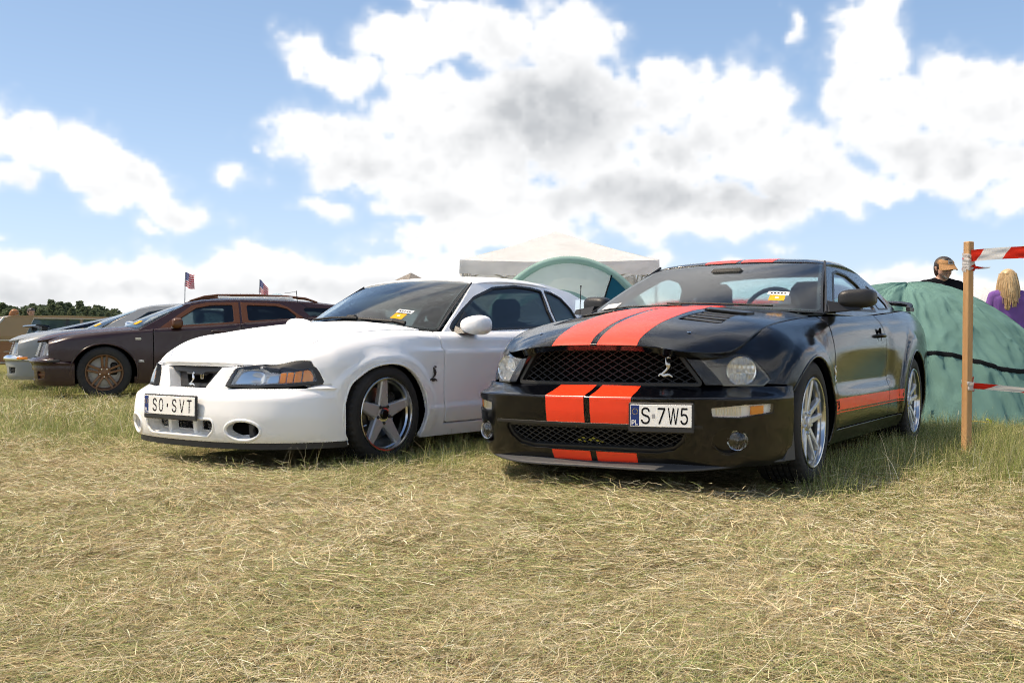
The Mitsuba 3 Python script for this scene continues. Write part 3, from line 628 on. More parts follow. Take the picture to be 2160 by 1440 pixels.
fogs = [ellip(e * .738, .283, .088, .064) for e in (-1, 1)]
sigs = [rnd([(e * .640, .446), (e * .648, .404), (e * .785, .400), (e * 1.0, .420), (e * 1.005, .464), (e * .81, .461)], .007) for e in (-1, 1)]
bp_poly = sbox(-SE, .152, SE, .5475).difference(lower_open)
for g in fogs + sigs: bp_poly = bp_poly.difference(g)
BK.add('front_bumper', panel(bumpB, bp_poly, (.022, .010), .003, .03, ref=CEN), 'black_paint')
STR = ((.017, .242), (-.242, -.017))
for a, b in STR:
    m = [panel(bumpB, sbox(a, .349, b, .5465), (.02, .008), 0, 0, off=.0012, ref=CEN), panel(bumpB, sbox(a * 1.02, .154, b * 1.02, .213), (.02, .01), 0, 0, off=.0012, ref=CEN)]
    for k in m: BK.add('front_bumper__racing_stripe', k, 'red_paint')
# lower grille: frame, mesh, dark behind
def inset_net(f, d):
    def g(q):
        p = f(q); n = fnorm(f, q); n *= np.sign(((p - CEN) * n).sum(1, keepdims=True)); return p - n * d
    return g
lowg = inset_net(bumpB, .030)
BK.add('lower_grille__frame', panel(inset_net(bumpB, .012), lower_open.buffer(.004).difference(lower_open.buffer(-.014)), (.02, .006), .003, .03, ref=CEN), 'black_plastic')
BK.add('lower_grille__mesh', wires(lowg, lines(lower_open, .0255, .50, 0) + lines(lower_open, .0255, -.50, 0), .0022), 'grey_plastic')
BK.add('lower_grille__radiator', panel(inset_net(bumpB, .075), lower_open.buffer(.01), .05, 0, 0, ref=CEN), 'cavity_black')
for i, (u, v) in enumerate(((-.085, .250), (-.060, .262), (-.055, .245), (-.02, .252), (.0, .262), (.02, .250), (.045, .246))):
    q = [(u - .013, v), (u, v + .006), (u + .013, v), (u, v - .006)]
    BK.add('lower_grille__caught_leaf', panel(inset_net(bumpB, .034), Polygon(q), .01, 0, .002, ref=CEN), 'leaf_yellow')
BK.add('front_bumper__plastic_strip', panel(bumpB, sbox(-.60, .345, .60, .3615), (.03, .006), .002, .012, off=.003, ref=CEN), 'black_plastic')
# fog lamps and turn signals
def lamp_round(fr, key, c, nrm, r, ribs=True, glass='lamp_glass', depth=.05, bowl='reflector_chrome'):
    """Round lamp: bowl, bulb, fluted lens, facing nrm at c."""
    n = np.asarray(nrm, float); n /= np.linalg.norm(n); a = np.cross([0, 0, 1.0], n); a /= np.linalg.norm(a); b = np.cross(n, a); R = np.stack([a, n, b], 1)
    t = np.linspace(0, 1, 9)
    prof = [(max(r * .98 * math.sqrt(x), .001), -depth + depth * .9 * x) for x in np.linspace(0, 1, 22)]
    V, F = lathe(prof, 120)
    if ribs:
        rr = np.hypot(V[:, 0], V[:, 2]); V[:, 1] += .010 * np.sin(V[:, 0] / r * 19 + 1.2 * np.sin(V[:, 2] / r * 3)) * (rr / r) + .004 * np.sin(V[:, 2] / r * 9)
    fr.add(key + '__reflector', (V @ R.T + c, F), bowl, 40)
    fr.add(key + '__bezel', moved(lathe([(r * .96, -.012), (r * .97, .001), (r * 1.03, .003), (r * 1.07, -.002), (r * 1.08, -.03)], 48), c, R), 'chrome' if glass == 'lamp_glass' else 'dark_plastic', 30)
    fr.add(key + '__bulb', moved(lathe([(0, -.012), (r * .09, -.018), (r * .12, -.026), (r * .12, -depth)], 16), c, R), 'silver_alloy', 30)
    fr.add(key + '__lens', moved(lathe([(0.0, .009), (r * .5, .006), (r * .97, .0)], 40), c, R), glass, True)
for e, nm in ((1, ''), (-1, '_001')):
        # pod behind the opening, lamp at its outer half
    pod = panel(inset_net(bumpB, .030), ellip(e * .738, .283, .090, .066), .02, 0, 0, ref=CEN)
    BK.add('fog_lamp' + nm + '__housing', join(pod, panel(inset_net(bumpB, .004), fogs[0 if e < 0 else 1].buffer(.003).difference(fogs[0 if e < 0 else 1].buffer(-.006)), .01, .002, .03, ref=CEN)), 'glossy_black')
    c = bumpB(np.array([[e * .771, .287]]))[0] - np.array([.018, 0, 0])
    lamp_round(BK, 'fog_lamp' + nm, c, [1, e * .25, .02], .047)
    sg = sigs[0 if e < 0 else 1]
    BK.add('turn_signal' + nm + '__housing', panel(inset_net(bumpB, .022), sg.buffer(.004), (.02, .01), 0, 0, ref=CEN), 'chrome_soft')
    for i in range(10):
        u0 = e * (.668 + .014 * i); BK.add('turn_signal' + nm + '__reflector_rib', tube(inset_net(bumpB, .016)(np.array([[u0, .408], [u0, .452]])), .0035, 6), 'chrome')
    BK.add('turn_signal' + nm + '__amber_lens', panel(inset_net(bumpB, .010), Polygon([(e * .855, .410), (e * .935, .416), (e * .935, .456), (e * .855, .454)]), (.02, .01), .001, .008, ref=CEN), 'amber_lens')
    BK.add('turn_signal' + nm + '__lens', panel(inset_net(bumpB, .004), sg.buffer(-.002), (.02, .01), 0, 0, ref=CEN), 'lamp_glass')
# splitter under the bumper
sp_in = [(.74, 0), (.73, .25), (.70, .45), (.60, .62), (.45, .78), (.33, .84)]
sp_out = [(.862, 0), (.866, .25), (.838, .46), (.748, .640), (.612, .770), (.42, .872)]
zz = [.140, .140, .142, .156, .172, .176]; P = []
for (a, b), (c, d), z in zip(sp_in, sp_out, zz): P.append([(a, b, z - .012), (c - .004, d * .998, z - .012), (c, d, z - .008), (c - .001, d, z - .001), (c - .008, d * .995, z + .006), (c - .055, d * .965, z + .030), (a, b, z + .03)])
P = np.array(P); P = np.concatenate([P[:0:-1] * [1, -1, 1], P]); Ps = CubicSpline(np.arange(len(P)), P, axis=0)(np.linspace(0, len(P) - 1, 60))
BK.add('splitter', grid(Ps), 'grey_plastic', 25)
for e in (1, -1):
    BK.add('splitter__side_fin', hull([(.44, e * .868, .17), (.345, e * .898, .17), (.36, e * .893, .31), (.44, e * .848, .175), (.35, e * .878, .17), (.365, e * .880, .305)]), 'grey_plastic')

# upper grille
def grille_x(y, z): return .782 - .30 * np.square(y) - .03 * np.square(y / .4) * (z < 0)
gf = hf(lambda y, z: grille_x(y, z) - .032, 'yz')
up_open = rnd([(-.532, .552), (.532, .552), (.405, .728), (.30, .734), (0, .737), (-.30, .734), (-.405, .728)], .012)
BK.add('upper_grille__mesh', wires(gf, lines(up_open, .030, .50, 0) + lines(up_open, .030, -.50, 0), .0024), 'grey_plastic')
BK.add('upper_grille__radiator', panel(hf(lambda y, z: grille_x(y, z) - .11, 'yz'), up_open.buffer(.03), .06, 0, 0, ref=CEN), 'cavity_black')
BK.add('upper_grille__frame', panel(hf(lambda y, z: grille_x(y, z) - .006, 'yz'), up_open.buffer(.008).difference(up_open.buffer(-.012)), .012, .003, .05, ref=CEN), 'black_plastic')
# the snake emblem on the grille
def snake(h):
    """Standing snake with a spread hood, its head turned forward, on a coiled tail: height h, in (x, y) facing +z."""
    t = np.linspace(0, 1, 26)
    body = np.stack([.16 * np.sin(t * 5.2 - 1.0) * (1 - .55 * t) - .05 + .10 * t, .12 + .80 * t, .05 + .02 * np.sin(t * 3)], 1)
    w = .055 + .085 * np.exp(-((t - .62) / .20) ** 2) + .02 * (1 - t)
    m = [moved(trimesh.creation.icosphere(2, 1.0), (0, 0, 0))]
    parts = [tube(body * h, w * h * .9, 10)]
    head = np.stack([np.array([.06, .13, .23]), np.array([.93, .97, .90]), np.array([.07, .10, .13])], 1); parts.append(tube(head * h, np.array([.075, .07, .03]) * h, 8))
    coil = np.array([(-.34, .03, .03), (-.20, .12, .05), (-.05, .05, .06), (.10, .11, .06), (.27, .04, .04), (.34, .02, .02)]); cs = CubicSpline(np.arange(6), coil)(np.linspace(0, 5, 24))
    parts.append(tube(cs * h, h * np.concatenate([np.linspace(.05, .09, 12), np.linspace(.09, .02, 12)]), 8))
    V, F = join(*parts); V[:, 2] *= .55; return V, F
def stick(fr, name, m, c, right, up, b, smooth=30):
    R = np.stack([np.asarray(right, float), np.asarray(up, float), np.cross(right, up)], 1); return fr.add(name, moved(m, c, R), b, smooth)
stick(BK, 'upper_grille__snake_emblem', snake(.105), (.722, .345, .593), (-.18, .98, 0), (-.1, 0, .99), 'emblem_metal')

# bonnet
HS = [(.852, [(0, .752), (.22, .748), (.32, .743), (.375, .739), (.405, .735)]), (.80, [(0, .792), (.22, .788), (.30, .777), (.40, .755), (.475, .724)]), (.73, [(0, .822), (.22, .818), (.315, .803), (.45, .770), (.55, .717)]), (.66, [(0, .846), (.22, .842), (.325, .825), (.49, .785), (.612, .716)]),
      (.60, [(0, .864), (.22, .860), (.33, .843), (.512, .803), (.655, .726)]), (.45, [(0, .898), (.22, .893), (.335, .876), (.54, .840), (.70, .795)]), (.20, [(0, .941), (.22, .936), (.335, .920), (.545, .895), (.717, .860)]),
      (0, [(0, .965), (.22, .960), (.335, .944), (.545, .918), (.722, .885)]), (-.25, [(0, .983), (.22, .978), (.335, .965), (.545, .940), (.728, .906)]), (-.55, [(0, .998), (.22, .994), (.335, .982), (.545, .962), (.735, .925)])]
hoodB = Net([-a for a, _ in HS], [0, .22, .33, .53, .72], [[(x, y, z) for y, z in r] for x, r in HS], n=220, m=90)
def hood_f(q):
    q = np.asarray(q, float); p = hoodB(np.stack([q[:, 0], np.abs(q[:, 1])], 1)); p[:, 1] *= np.where(q[:, 1] < 0, -1, 1); return p
hood_poly = Polygon([(-.851, -.72), (-.851, .72), (.52, .72), (.50, .45), (.47, 0), (.50, -.45), (.52, -.72)])
vents = [rnd([(-.40, e * .275), (-.36, e * .49), (.02, e * .47), (.06, e * .30)], .02) for e in (1, -1)]
hp = hood_poly
for v in vents: hp = hp.difference(v)
BK.add('bonnet', panel(hood_f, hp, .020, .006, .030, ref=CEN, gap=.001), 'black_paint')
for v in vents:
    e = 1 if v.centroid.y > 0 else -1
    BK.add('bonnet__vent', join(panel(inset_net(hood_f, .022), v.buffer(.01), .03, 0, 0, ref=CEN), *[panel(inset_net(hood_f, .004), Polygon([(x, e * .28), (x, e * .485), (x + .05, e * .48), (x + .05, e * .285)]), .03, .003, .006, ref=CEN) for x in (-.33, -.24, -.15, -.06)]), 'black_plastic')
    BK.add('bonnet__vent_lip', panel(hood_f, Polygon([(.02, e * .27), (.02, e * .50), (.12, e * .52), (.15, e * .25)]), .02, .006, .02, off=.012, ref=CEN), 'glossy_black')
for a, b in STR:
    pg = Polygon([(-.8485, a), (-.8485, b), (.47, b), (.47, a)])
    for v in vents: pg = pg.difference(v.buffer(.004))
    BK.add('bonnet__racing_stripe', panel(hood_f, pg, .022, 0, .001, off=.0014, ref=CEN), 'red_paint')
for e in (1, -1): BK.add('bonnet__pin', moved(lathe([(0, .004), (.009, .004), (.011, 0)], 14, 'z'), hood_f(np.array([[-.62, e * .44]]))[0] + [0, 0, .001]), 'chrome')
both(BK, 'cowl', panel(hf(lambda x, y: 1.0 - .16 * np.square(y) - .004 + 0 * x, 'xy'), [(-.44, .0), (-.44, .70), (-.70, .70), (-.62, 0)], .05, .004, .02, ref=(0, 0, 0)), 'black_plastic')

# greenhouse
GK = .615
def gy(x, z): return .803 - GK * (z - .95) - .12 * np.square(np.clip(z - 1.1, 0, 1)) - .03 * np.square(np.clip(-2.2 - x, 0, 3)) - .012 * np.square(x + 1.5)
sideB = hf(gy, 'xz')
def Eline(t): return np.array([-.66, 0, .955]) * (1 - t) + np.array([-1.42, 0, 1.292]) * t
A0, A1 = (-.62, .94), (-1.44, 1.300)
win = rnd([(-.86, .975), (-1.32, 1.175), (-1.47, 1.235), (-1.62, 1.258), (-1.85, 1.245), (-2.02, 1.19), (-2.10, 1.10), (-2.10, .995)], .03)
side_poly = Polygon([A0, A1, (-1.62, 1.303), (-2.0, 1.301), (-2.35, 1.278), (-2.75, 1.178), (-3.10, 1.075), (-3.20, 1.02), (-2.3, .985), (-1.4, .94)])
qwin = rnd([(-2.24, 1.015), (-2.22, 1.14), (-2.34, 1.19), (-2.52, 1.16), (-2.72, 1.06), (-2.70, 1.03)], .025)
both(BK, 'roof_pillar', panel(sideB, side_poly.difference(win).difference(qwin), .03, .006, .03, ref=CEN), 'black_paint')
both(BK, 'side_window', panel(inset_net(sideB, .008), win.buffer(.004), .05, 0, 0, ref=CEN), 'clear_glass')
both(BK, 'side_window__seal', panel(inset_net(sideB, .001), win.buffer(.006).difference(win.buffer(-.012)), .02, .002, .02, off=.004, ref=CEN), 'black_plastic')
both(BK, 'quarter_window', panel(inset_net(sideB, .004), qwin.buffer(.004), .05, 0, 0, ref=CEN), 'tinted_glass')
both(BK, 'quarter_window__frame', panel(inset_net(sideB, .0), qwin.buffer(.003).difference(qwin.buffer(-.008)), .02, .002, .012, off=.003, ref=CEN), 'black_plastic')
RS = [(-1.395, [(0, 1.322), (.2, 1.3195), (.4, 1.312), (.52, 1.304), (.575, 1.296), (.602, 1.282)]), (-1.48, [(0, 1.344), (.2, 1.3415), (.4, 1.333), (.52, 1.323), (.577, 1.311), (.603, 1.293)]), (-1.62, [(0, 1.360), (.2, 1.3575), (.4, 1.348), (.52, 1.335), (.578, 1.321), (.602, 1.301)]), (-1.85, [(0, 1.368), (.2, 1.365), (.4, 1.356), (.52, 1.340), (.575, 1.325), (.598, 1.304)]),
      (-2.1, [(0, 1.358), (.2, 1.355), (.4, 1.345), (.52, 1.328), (.575, 1.314), (.596, 1.296)]), (-2.40, [(0, 1.318), (.2, 1.315), (.4, 1.306), (.52, 1.293), (.572, 1.280), (.594, 1.266)])]
roofB = Net([-a for a, _ in RS], [0, .2, .4, .52, .575, .605], [[(x, y, z) for y, z in r] for x, r in RS], n=90, m=70)
def roof_f(q):
    q = np.asarray(q, float); p = roofB(np.stack([q[:, 0], np.abs(q[:, 1])], 1)); p[:, 1] *= np.where(q[:, 1] < 0, -1, 1); return p
BK.add('roof', panel(roof_f, sbox(1.396, -.604, 2.40, .604), .03, .005, .04, ref=CEN), 'black_paint')
for a, b in STR: BK.add('roof__racing_stripe', panel(roof_f, sbox(1.400, min(a, b), 2.39, max(a, b)), .03, 0, .001, off=.0014, ref=CEN), 'red_paint')
def ruled(base, top, bulge):
    """Curved pane between a base line and a top line (both functions of s in -1..1)."""
    def f(q):
        s, t = q[:, 0:1], q[:, 1:2]; p = base(s) * (1 - t) + top(s) * t
        p[:, 0] += bulge * (4 * t[:, 0] * (1 - t[:, 0])); p[:, 2] += .6 * bulge * (4 * t[:, 0] * (1 - t[:, 0])); return p
    return f
wsB = ruled(lambda s: np.concatenate([-.46 - .20 * s ** 2, .775 * s, .985 - .03 * s ** 2], 1), lambda s: np.concatenate([-1.402 - .022 * s ** 2, .588 * s, 1.319 - .016 * s ** 2], 1), .02)
WSP = rnd([(-.985, .0), (.985, .0), (.975, .985), (-.975, .985)], .05)
BK.add('windscreen', panel(wsB, WSP, (.06, .08), 0, 0, ref=CEN), 'clear_glass')
BK.add('windscreen__seal', panel(inset_net(wsB, .003), sbox(-1.0, -.02, 1.0, 1.0).difference(WSP.buffer(-.028)), (.03, .04), 0, .004, ref=CEN), 'glossy_black')
bwB = ruled(lambda s: np.concatenate([-3.10 + .06 * s ** 2, .60 * s, 1.055 - .02 * s ** 2], 1), lambda s: np.concatenate([-2.395 - .0 * s ** 2, .565 * s, 1.316 - .035 * s ** 2], 1), -.0)
BK.add('rear_window', panel(bwB, rnd([(-.98, .02), (.98, .02), (.96, .96), (-.96, .96)], .06), (.06, .08), 0, 0, ref=CEN), 'clear_glass')
BK.add('rear_window__seal', panel(inset_net(bwB, .002), sbox(-1.03, -.02, 1.03, 1.03).difference(rnd([(-.93, .06), (.93, .06), (.91, .92), (-.91, .92)], .06)), (.03, .04), .002, .01, ref=CEN), 'black_paint')
both(BK, 'windscreen_trim', tube([(-.655, .792, .95), (-1.03, .695, 1.118), (-1.425, .586, 1.312)], .008, 6), 'black_plastic')
# boot lid and wing
BK.add('boot_lid', panel(hf(lambda x, y: 1.045 - .03 * np.square(y) - .05 * np.square(np.clip(-3.1 - x, 0, 2)), 'xy'), [(-3.05, -.77), (-3.05, .77), (-3.75, .69), (-3.75, -.69)], .05, .006, .03, ref=CEN), 'black_paint')
wg = [(-3.42, 0, 1.105), (-3.41, .45, 1.10), (-3.36, .70, 1.085), (-3.30, .78, 1.05)]
W = []
for i, (x, y, z) in enumerate(wg): c = .15 if i < 3 else .11; W.append([(x, y, z - .008), (x + .02, y, z + .012), (x - c * .5, y, z + .022), (x - c, y, z + .03), (x - c, y, z + .018), (x - c * .4, y, z - .012), (x, y, z - .008)])
W = np.array(W); W = np.concatenate([W[:0:-1] * [1, -1, 1], W]); BK.add('rear_wing', grid(CubicSpline(np.arange(7), W, axis=0)(np.linspace(0, 6, 40))), 'black_plastic', 30)
for e in (1, -1): BK.add('rear_wing__foot', hull([(x, e * y, z) for x in (-3.26, -3.44) for y in (.755, .785) for z in (1.03, 1.06)] + [(x, e * .76, 1.085) for x in (-3.32, -3.42)]), 'black_plastic')
# mirrors
def mirror_black(e):
    P = []
    prof = [(-.60, .10), (-.50, .14), (-.455, .12)]
    body = trimesh.creation.icosphere(3, 1.0); V = np.array(body.vertices)
    V = np.sign(V) * np.abs(V) ** .62; V = V * [.085, .105, .057] + [-.84, .935, 1.035]
    V[:, 0] -= (V[:, 1] - .93) * .25; V[:, 2] += (V[:, 1] - .93) * .04
    if e < 0: return (V - [.12, .075, 0]) * [1, -1, 1], np.array(body.faces)[:, ::-1]
    return V, np.array(body.faces)
for e, nm in ((1, ''), (-1, '_001')):
    BK.add('wing_mirror' + nm + '__housing', mirror_black(e), 'black_plastic', True)
    BK.add('wing_mirror' + nm + '__arm', hull([(x, e * y, z) for x, y, z in ((-.72, .80, .955), (-.90, .80, .955), (-.74, .78, 1.02), (-.86, .78, 1.02), (-.79, .96, .968), (-.88, .96, .968), (-.80, .95, 1.0), (-.87, .95, 1.0))]), 'black_plastic')
    BK.add('wing_mirror' + nm + '__sail', hull([(x, e * gy(x, z) + e * d, z) for x, z in ((-.70, .955), (-.86, .955), (-.86, 1.03)) for d in (-.01, .012)]), 'black_plastic')
    BK.add('wing_mirror' + nm + '__glass', hull([(-.925 + d, e * y, z) for y, z in ((.85, 1.0), (1.02, 1.0), (.855, 1.07), (1.015, 1.075)) for d in (0, .004)]), 'chrome')
# door handle, fender badge
hq = np.array([[U(-1.70), .805]]); hp0 = flankB(hq)[0]
for e, nm in ((1, ''), (-1, '_001')):
    c = hp0 * [1, e, 1]
    BK.add('door' + nm + '__handle', tube(np.array([(.085, -.01, -.004), (.075, .022, 0), (0, .034, .002), (-.075, .022, 0), (-.085, -.01, -.004)]) * [1, e, 1] + c, [.010, .012, .013, .012, .010], 10), 'black_paint', True)
    BK.add('door' + nm + '__handle_cup', moved(lathe([(0, -.006), (.045, -.002), (.055, .004)], 24), c + [0, e * .001, 0]), 'cavity_black')
stick(BK, 'fender__snake_emblem', snake(.095), flankB(np.array([[U(-.445), .54]]))[0] + [0, .004, 0], (-1, .02, 0), (0, -.05, 1), 'emblem_metal')
# headlights
for e, nm in ((1, ''), (-1, '_001')):
    fl = (lambda m: m) if e > 0 else flipy
    BK.add('headlight' + nm + '__lens', fl(panel(inset_net(flankB, .003), lensB.buffer(.002), .03, 0, 0, ref=CEN)), 'smoked_lamp_glass')
    BK.add('headlight' + nm + '__housing', fl(join(panel(inset_net(flankB, .088), lensB.buffer(.012), .03, 0, 0, ref=CEN), panel(inset_net(flankB, .008), lensB.buffer(.006).difference(lensB.buffer(-.007)), .012, .002, .085, ref=CEN))), 'lamp_housing')
    c = flankB(np.array([[.758, .667]]))[0] - np.array([.014, .008, 0]); c[1] *= e
    lamp_round(BK, 'headlight' + nm, c, [1, e * .30, .06], .070, depth=.055, glass='lamp_glass')
# number plate, offset to the left of the bumper
PC = bumpB(np.array([[.399, .412]]))[0]
def bk_plate(V):
    r = np.array([-.17, .98, 0]); r /= np.linalg.norm(r); o = np.array([r[1], -r[0], 0])
    return PC + [0, 0, -.004] + o * .020 + V[:, :1] * r + V[:, 1:2] * np.array([-.02, 0, 1.0]) + V[:, 2:3] * o
plate_part(BK, bk_plate, 'number_plate', [('S', -.0757, .78), ('7', .0036, .72), ('W', .0624, .52), ('5', .1165, .72)], W=.305, H=.108)
BK.add('number_plate__sticker', (bk_plate(cbox((-.036, -.002, .0055), (.016, .022, .001), .0004)[0]), cbox((0, 0, 0), (.02, .02, .001), .0004)[1]), 'print_grey')
# stickers on the windscreen
def pane_part(fr, name, f, s0, t0, w, h, ws, b, off=.004, ang=0.0):
    """Small flat card on a pane."""
    ca, sa = math.cos(ang), math.sin(ang)
    pts = [(s0 + (ca * a - sa * c * 1.0), t0 + (sa * a + ca * c)) for a, c in ((-w, -h), (w, -h), (w, h), (-w, h))]
    fr.add(name, panel(inset_net(f, off), Polygon(pts), .05, 0, .0006, ref=ws), b)
pane_part(BK, 'windscreen__entry_card', wsB, .655, .27, .085, .030, CEN, 'print_white', ang=-.02, off=-.003)
pane_part(BK, 'windscreen__entry_card_orange', wsB, .655, .185, .060, .048, CEN, 'print_orange', off=-.003)
pane_part(BK, 'windscreen__entry_card_spot', wsB, .655, .185, .014, .012, CEN, 'print_white', off=-.0045)
pane_part(BK, 'windscreen__papers', wsB, -.83, .12, .08, .05, CEN, 'print_white', off=-.003)
for i in range(5): pane_part(BK, 'windscreen__card_mark', wsB, .60 + .027 * i, .27, .008, .010, CEN, 'ink_black', off=-.0045)
# wheels
for x, e, yo, z in ((0, 1, .902, .338), (0, -1, .902, .338), (-2.72, 1, .918, .338), (-2.72, -1, .918, .338)):
    wheel(BK, x, yo, z, .338, .240, .255, 'tenspoke', e)
# inside and underneath
def cabin(fr, xd, zb, yb, seat_x, roof_z, xr, b='seat_fabric', wheel_y=.36):
    fr.add('dashboard', join(cbox((xd - .18, 0, zb - .17), (.42, 2 * yb - .06, .24), .06), cbox((xd - .30, wheel_y, zb - .06), (.22, .34, .09), .04)), 'dark_plastic', 40)
    fr.add('cabin_floor', join(cbox(((xd + xr) / 2, 0, .26), (abs(xd - xr), 2 * yb + .06, .06), .02), cbox(((xd + xr) / 2, yb - .02, .5), (abs(xd - xr), .05, .55), .02), cbox(((xd + xr) / 2, -yb + .02, .5), (abs(xd - xr), .05, .55), .02)), 'cavity_black')
    a = np.linspace(0, 2 * np.pi, 33); R = rot([0, 1, 0], -.42)
    c = np.array([xd - .44, wheel_y, zb - .03]); rim = np.stack([0 * a, .18 * np.cos(a), .18 * np.sin(a)], 1) @ R.T + c
    fr.add('steering_wheel', join(tube(rim, .014, 8, cap=False), *[tube(np.array([[0, 0, 0], [0, .175 * math.cos(g), .175 * math.sin(g)]]) @ R.T + c, .014, 6) for g in (0.2, math.pi - .2, -math.pi / 2)], moved(lathe([(0, .02), (.05, .015), (.06, 0)], 16, 'x'), c)), 'dark_plastic', 40)
    for y in (wheel_y, -wheel_y):
        k = uniq_part(fr.key, 'seat')
        back = [(seat_x - .10, y + s * w, z) for s in (-1, 1) for w, z in ((.25, .42), (.26, .70), (.22, .90), (.15, .96))] + [(seat_x - .26, y + s * w, z) for s in (-1, 1) for w, z in ((.24, .42), (.24, .72), (.20, .92), (.14, .97))]
        R2 = rot([0, 1, 0], -.20); V, F = hull(back); p = np.array([seat_x - .15, y, .42]); fr.add(k + '__backrest', ((V - p) @ R2.T + p, F), b, 40)
        fr.add(k + '__cushion', cbox((seat_x + .12, y, .40), (.52, .50, .16), .06), b, 40)
        V, F = cbox((seat_x - .285, y, roof_z - .215), (.10, .28, .19), .045); fr.add(k + '__headrest', (V, F), b, 40)
    fr.add('rear_seat', join(cbox((xr + .42, 0, .55), (.5, 2 * yb - .25, .25), .08), cbox((xr + .22, 0, .72), (.18, 2 * yb - .25, .42), .06)), b, 40)
    fr.add('interior_mirror', cbox((xd - .62, 0, roof_z - .10), (.05, .23, .085), .03), 'dark_plastic', 40)
def under(fr, yb, xf, xr, arches, z0=.17, ztop=.42):
    ms = [cbox(((xf + xr) / 2, 0, z0 + .16), (xf - xr, 2 * yb - .55, .32), .04), cbox(((arches[0] + arches[1]) / 2, 0, z0 + .12), (arches[0] - arches[1] - .86, 2 * yb, .22), .03)]
    for x in arches:
        for e in (1, -1):
            a = np.linspace(-.2, math.pi + .2, 20); P = np.stack([np.stack([x + .415 * np.cos(a), np.full(20, e * y), .335 + .415 * np.sin(a)], 1) for y in (yb - .03, .52)]); ms.append(grid(P))
            ms.append(grid(np.stack([np.stack([x + r * np.cos(a), np.full(20, e * .53), .335 + r * np.sin(a)], 1) for r in (.02, .42)])))
    fr.add('underbody', join(*ms), 'cavity_black')
cabin(BK, -.55, .985, .74, -1.62, 1.33, -3.0)
BK.add('aerial', tube([(-.36, -.695, .90), (-.375, -.695, 1.135)], .003, 6), 'dark_plastic')
BK.add('aerial__tip', tube([(-.375, -.695, 1.130), (-.3755, -.695, 1.138)], .006, 8), 'dark_plastic')
under(BK, .86, .70, -3.6, (0, -2.72))
BK.add('engine_bay', join(cbox((.08, 0, .50), (.80, 1.20, .40), .03), cbox((.50, 0, .46), (.30, .96, .42), .02)), 'cavity_black')
BK.add('parcel_shelf', cbox((-2.90, 0, .985), (.50, 1.2, .03), .01), 'dark_plastic')
BK.add('wiper', tube([(-.50, .52, .99), (-.47, .10, 1.012), (-.49, -.15, 1.018)], .007, 6), 'dark_plastic')
BK.add('wiper_001', tube([(-.48, -.05, 1.005), (-.50, -.42, 1.0), (-.56, -.62, .985)], .007, 6), 'dark_plastic')
# ---------------------------------------------------------------- the white sports car
WK = Frame(-1.499, 7.538, .658, -.016, 0, -.001, key='sports_car_001')
label('sports_car_001', 'white sports coupe with grey five-spoke wheels and amber corner lamps', 'car')
WV = [.15, .235, .345, .37, .50, .60, .725, .742, .80, .86]
def sw(x, ys, z=None, lean=0.0): return [(x - lean * (k - .58), y, k) for y, k in zip(ys, z or WV)]
def zw(*a): return WV[:10 - len(a)] + list(a)
WS = [
 (.30, sw(.880, [.30] * 10, zw(.505, .55, .60, .62, .632, .642), .25)),
 (.407, sw(.842, [.40] * 10, zw(.510, .55, .60, .62, .634, .645), .30)),
 (.555, sw(.775, [.53] * 6 + [.525, .52, .515, .51], zw(.520, .56, .605, .625, .638, .649), .34)),
 (.719, sw(.680, [.655] * 6 + [.65, .64, .62, .60], zw(.53, .57, .61, .635, .652, .664), .34)),
 (.86, sw(.575, [.755] * 6 + [.75, .735, .70, .63], zw(.53, .58, .63, .67, .705, .728), .25)),
 (.985, sw(.46, [.838] * 6 + [.832, .805, .745, .65], zw(.53, .59, .655, .705, .748, .775), .12)),
 (1.10, sw(.35, [.876, .876, .876, .876, .878, .876, .867, .838, .77, .655], zw(.53, .60, .675, .73, .78, .81))),
 (1.252, sw(.2, [.885, .887, .888, .889, .893, .894, .886, .860, .79, .66], zw(.60, .70, .755, .81, .838))),
 (1.452, sw(0, [.88, .888, .892, .893, .902, .904, .893, .872, .81, .665], zw(.60, .71, .768, .825, .855))),
 (1.652, sw(-.2, [.876, .886, .892, .892, .896, .897, .890, .872, .825, .67], zw(.60, .715, .755, .828, .866))),
 (1.852, sw(-.40, [.868, .884, .896, .890, .888, .889, .891, .872, .845, .70], zw(.60, .727, .742, .822, .868))),
 (2.0, sw(-.55, [.866, .884, .898, .890, .887, .888, .893, .872, .848, .76], zw(.60, .728, .742, .818, .862))),
 (2.45, sw(-1.0, [.866, .884, .898, .890, .887, .889, .895, .873, .850, .79], zw(.60, .729, .743, .815, .862))),
 (3.05, sw(-1.6, [.866, .884, .898, .890, .887, .889, .895, .874, .850, .79], zw(.60, .732, .746, .82, .875))),
 (3.50, sw(-2.05, [.868, .886, .898, .892, .893, .895, .893, .882, .852, .79], zw(.60, .735, .755, .835, .90))),
 (4.02, sw(-2.57, [.88, .89, .90, .90, .905, .907, .90, .888, .85, .77], zw(.60, .75, .775, .86, .93))),
 (4.55, sw(-3.1, [.84, .85, .86, .86, .87, .87, .865, .85, .82, .74], zw(.60, .75, .79, .88, .94))),
 (4.95, sw(-3.5, [.72, .73, .74, .74, .75, .75, .745, .74, .71, .66], zw(.60, .75, .79, .88, .93))),
 (5.25, sw(-3.62, [.40] * 10, zw(.60, .75, .79, .88, .93))),
]
WC = np.array([-1.2, 0, .42])
flankW0 = Net([a for a, _ in WS], WV, [b for _, b in WS], n=420)
UW = lambda x: 1.452 - x
flankW = Flared(flankW0, [(UW(.01), .325, .375, .332, .017), (UW(-2.573), .33, .375, .34, .018)], .055, .055)
arcW = ellip(UW(.01), .325, .375, .332); arcWR = ellip(UW(-2.573), .33, .375, .34)
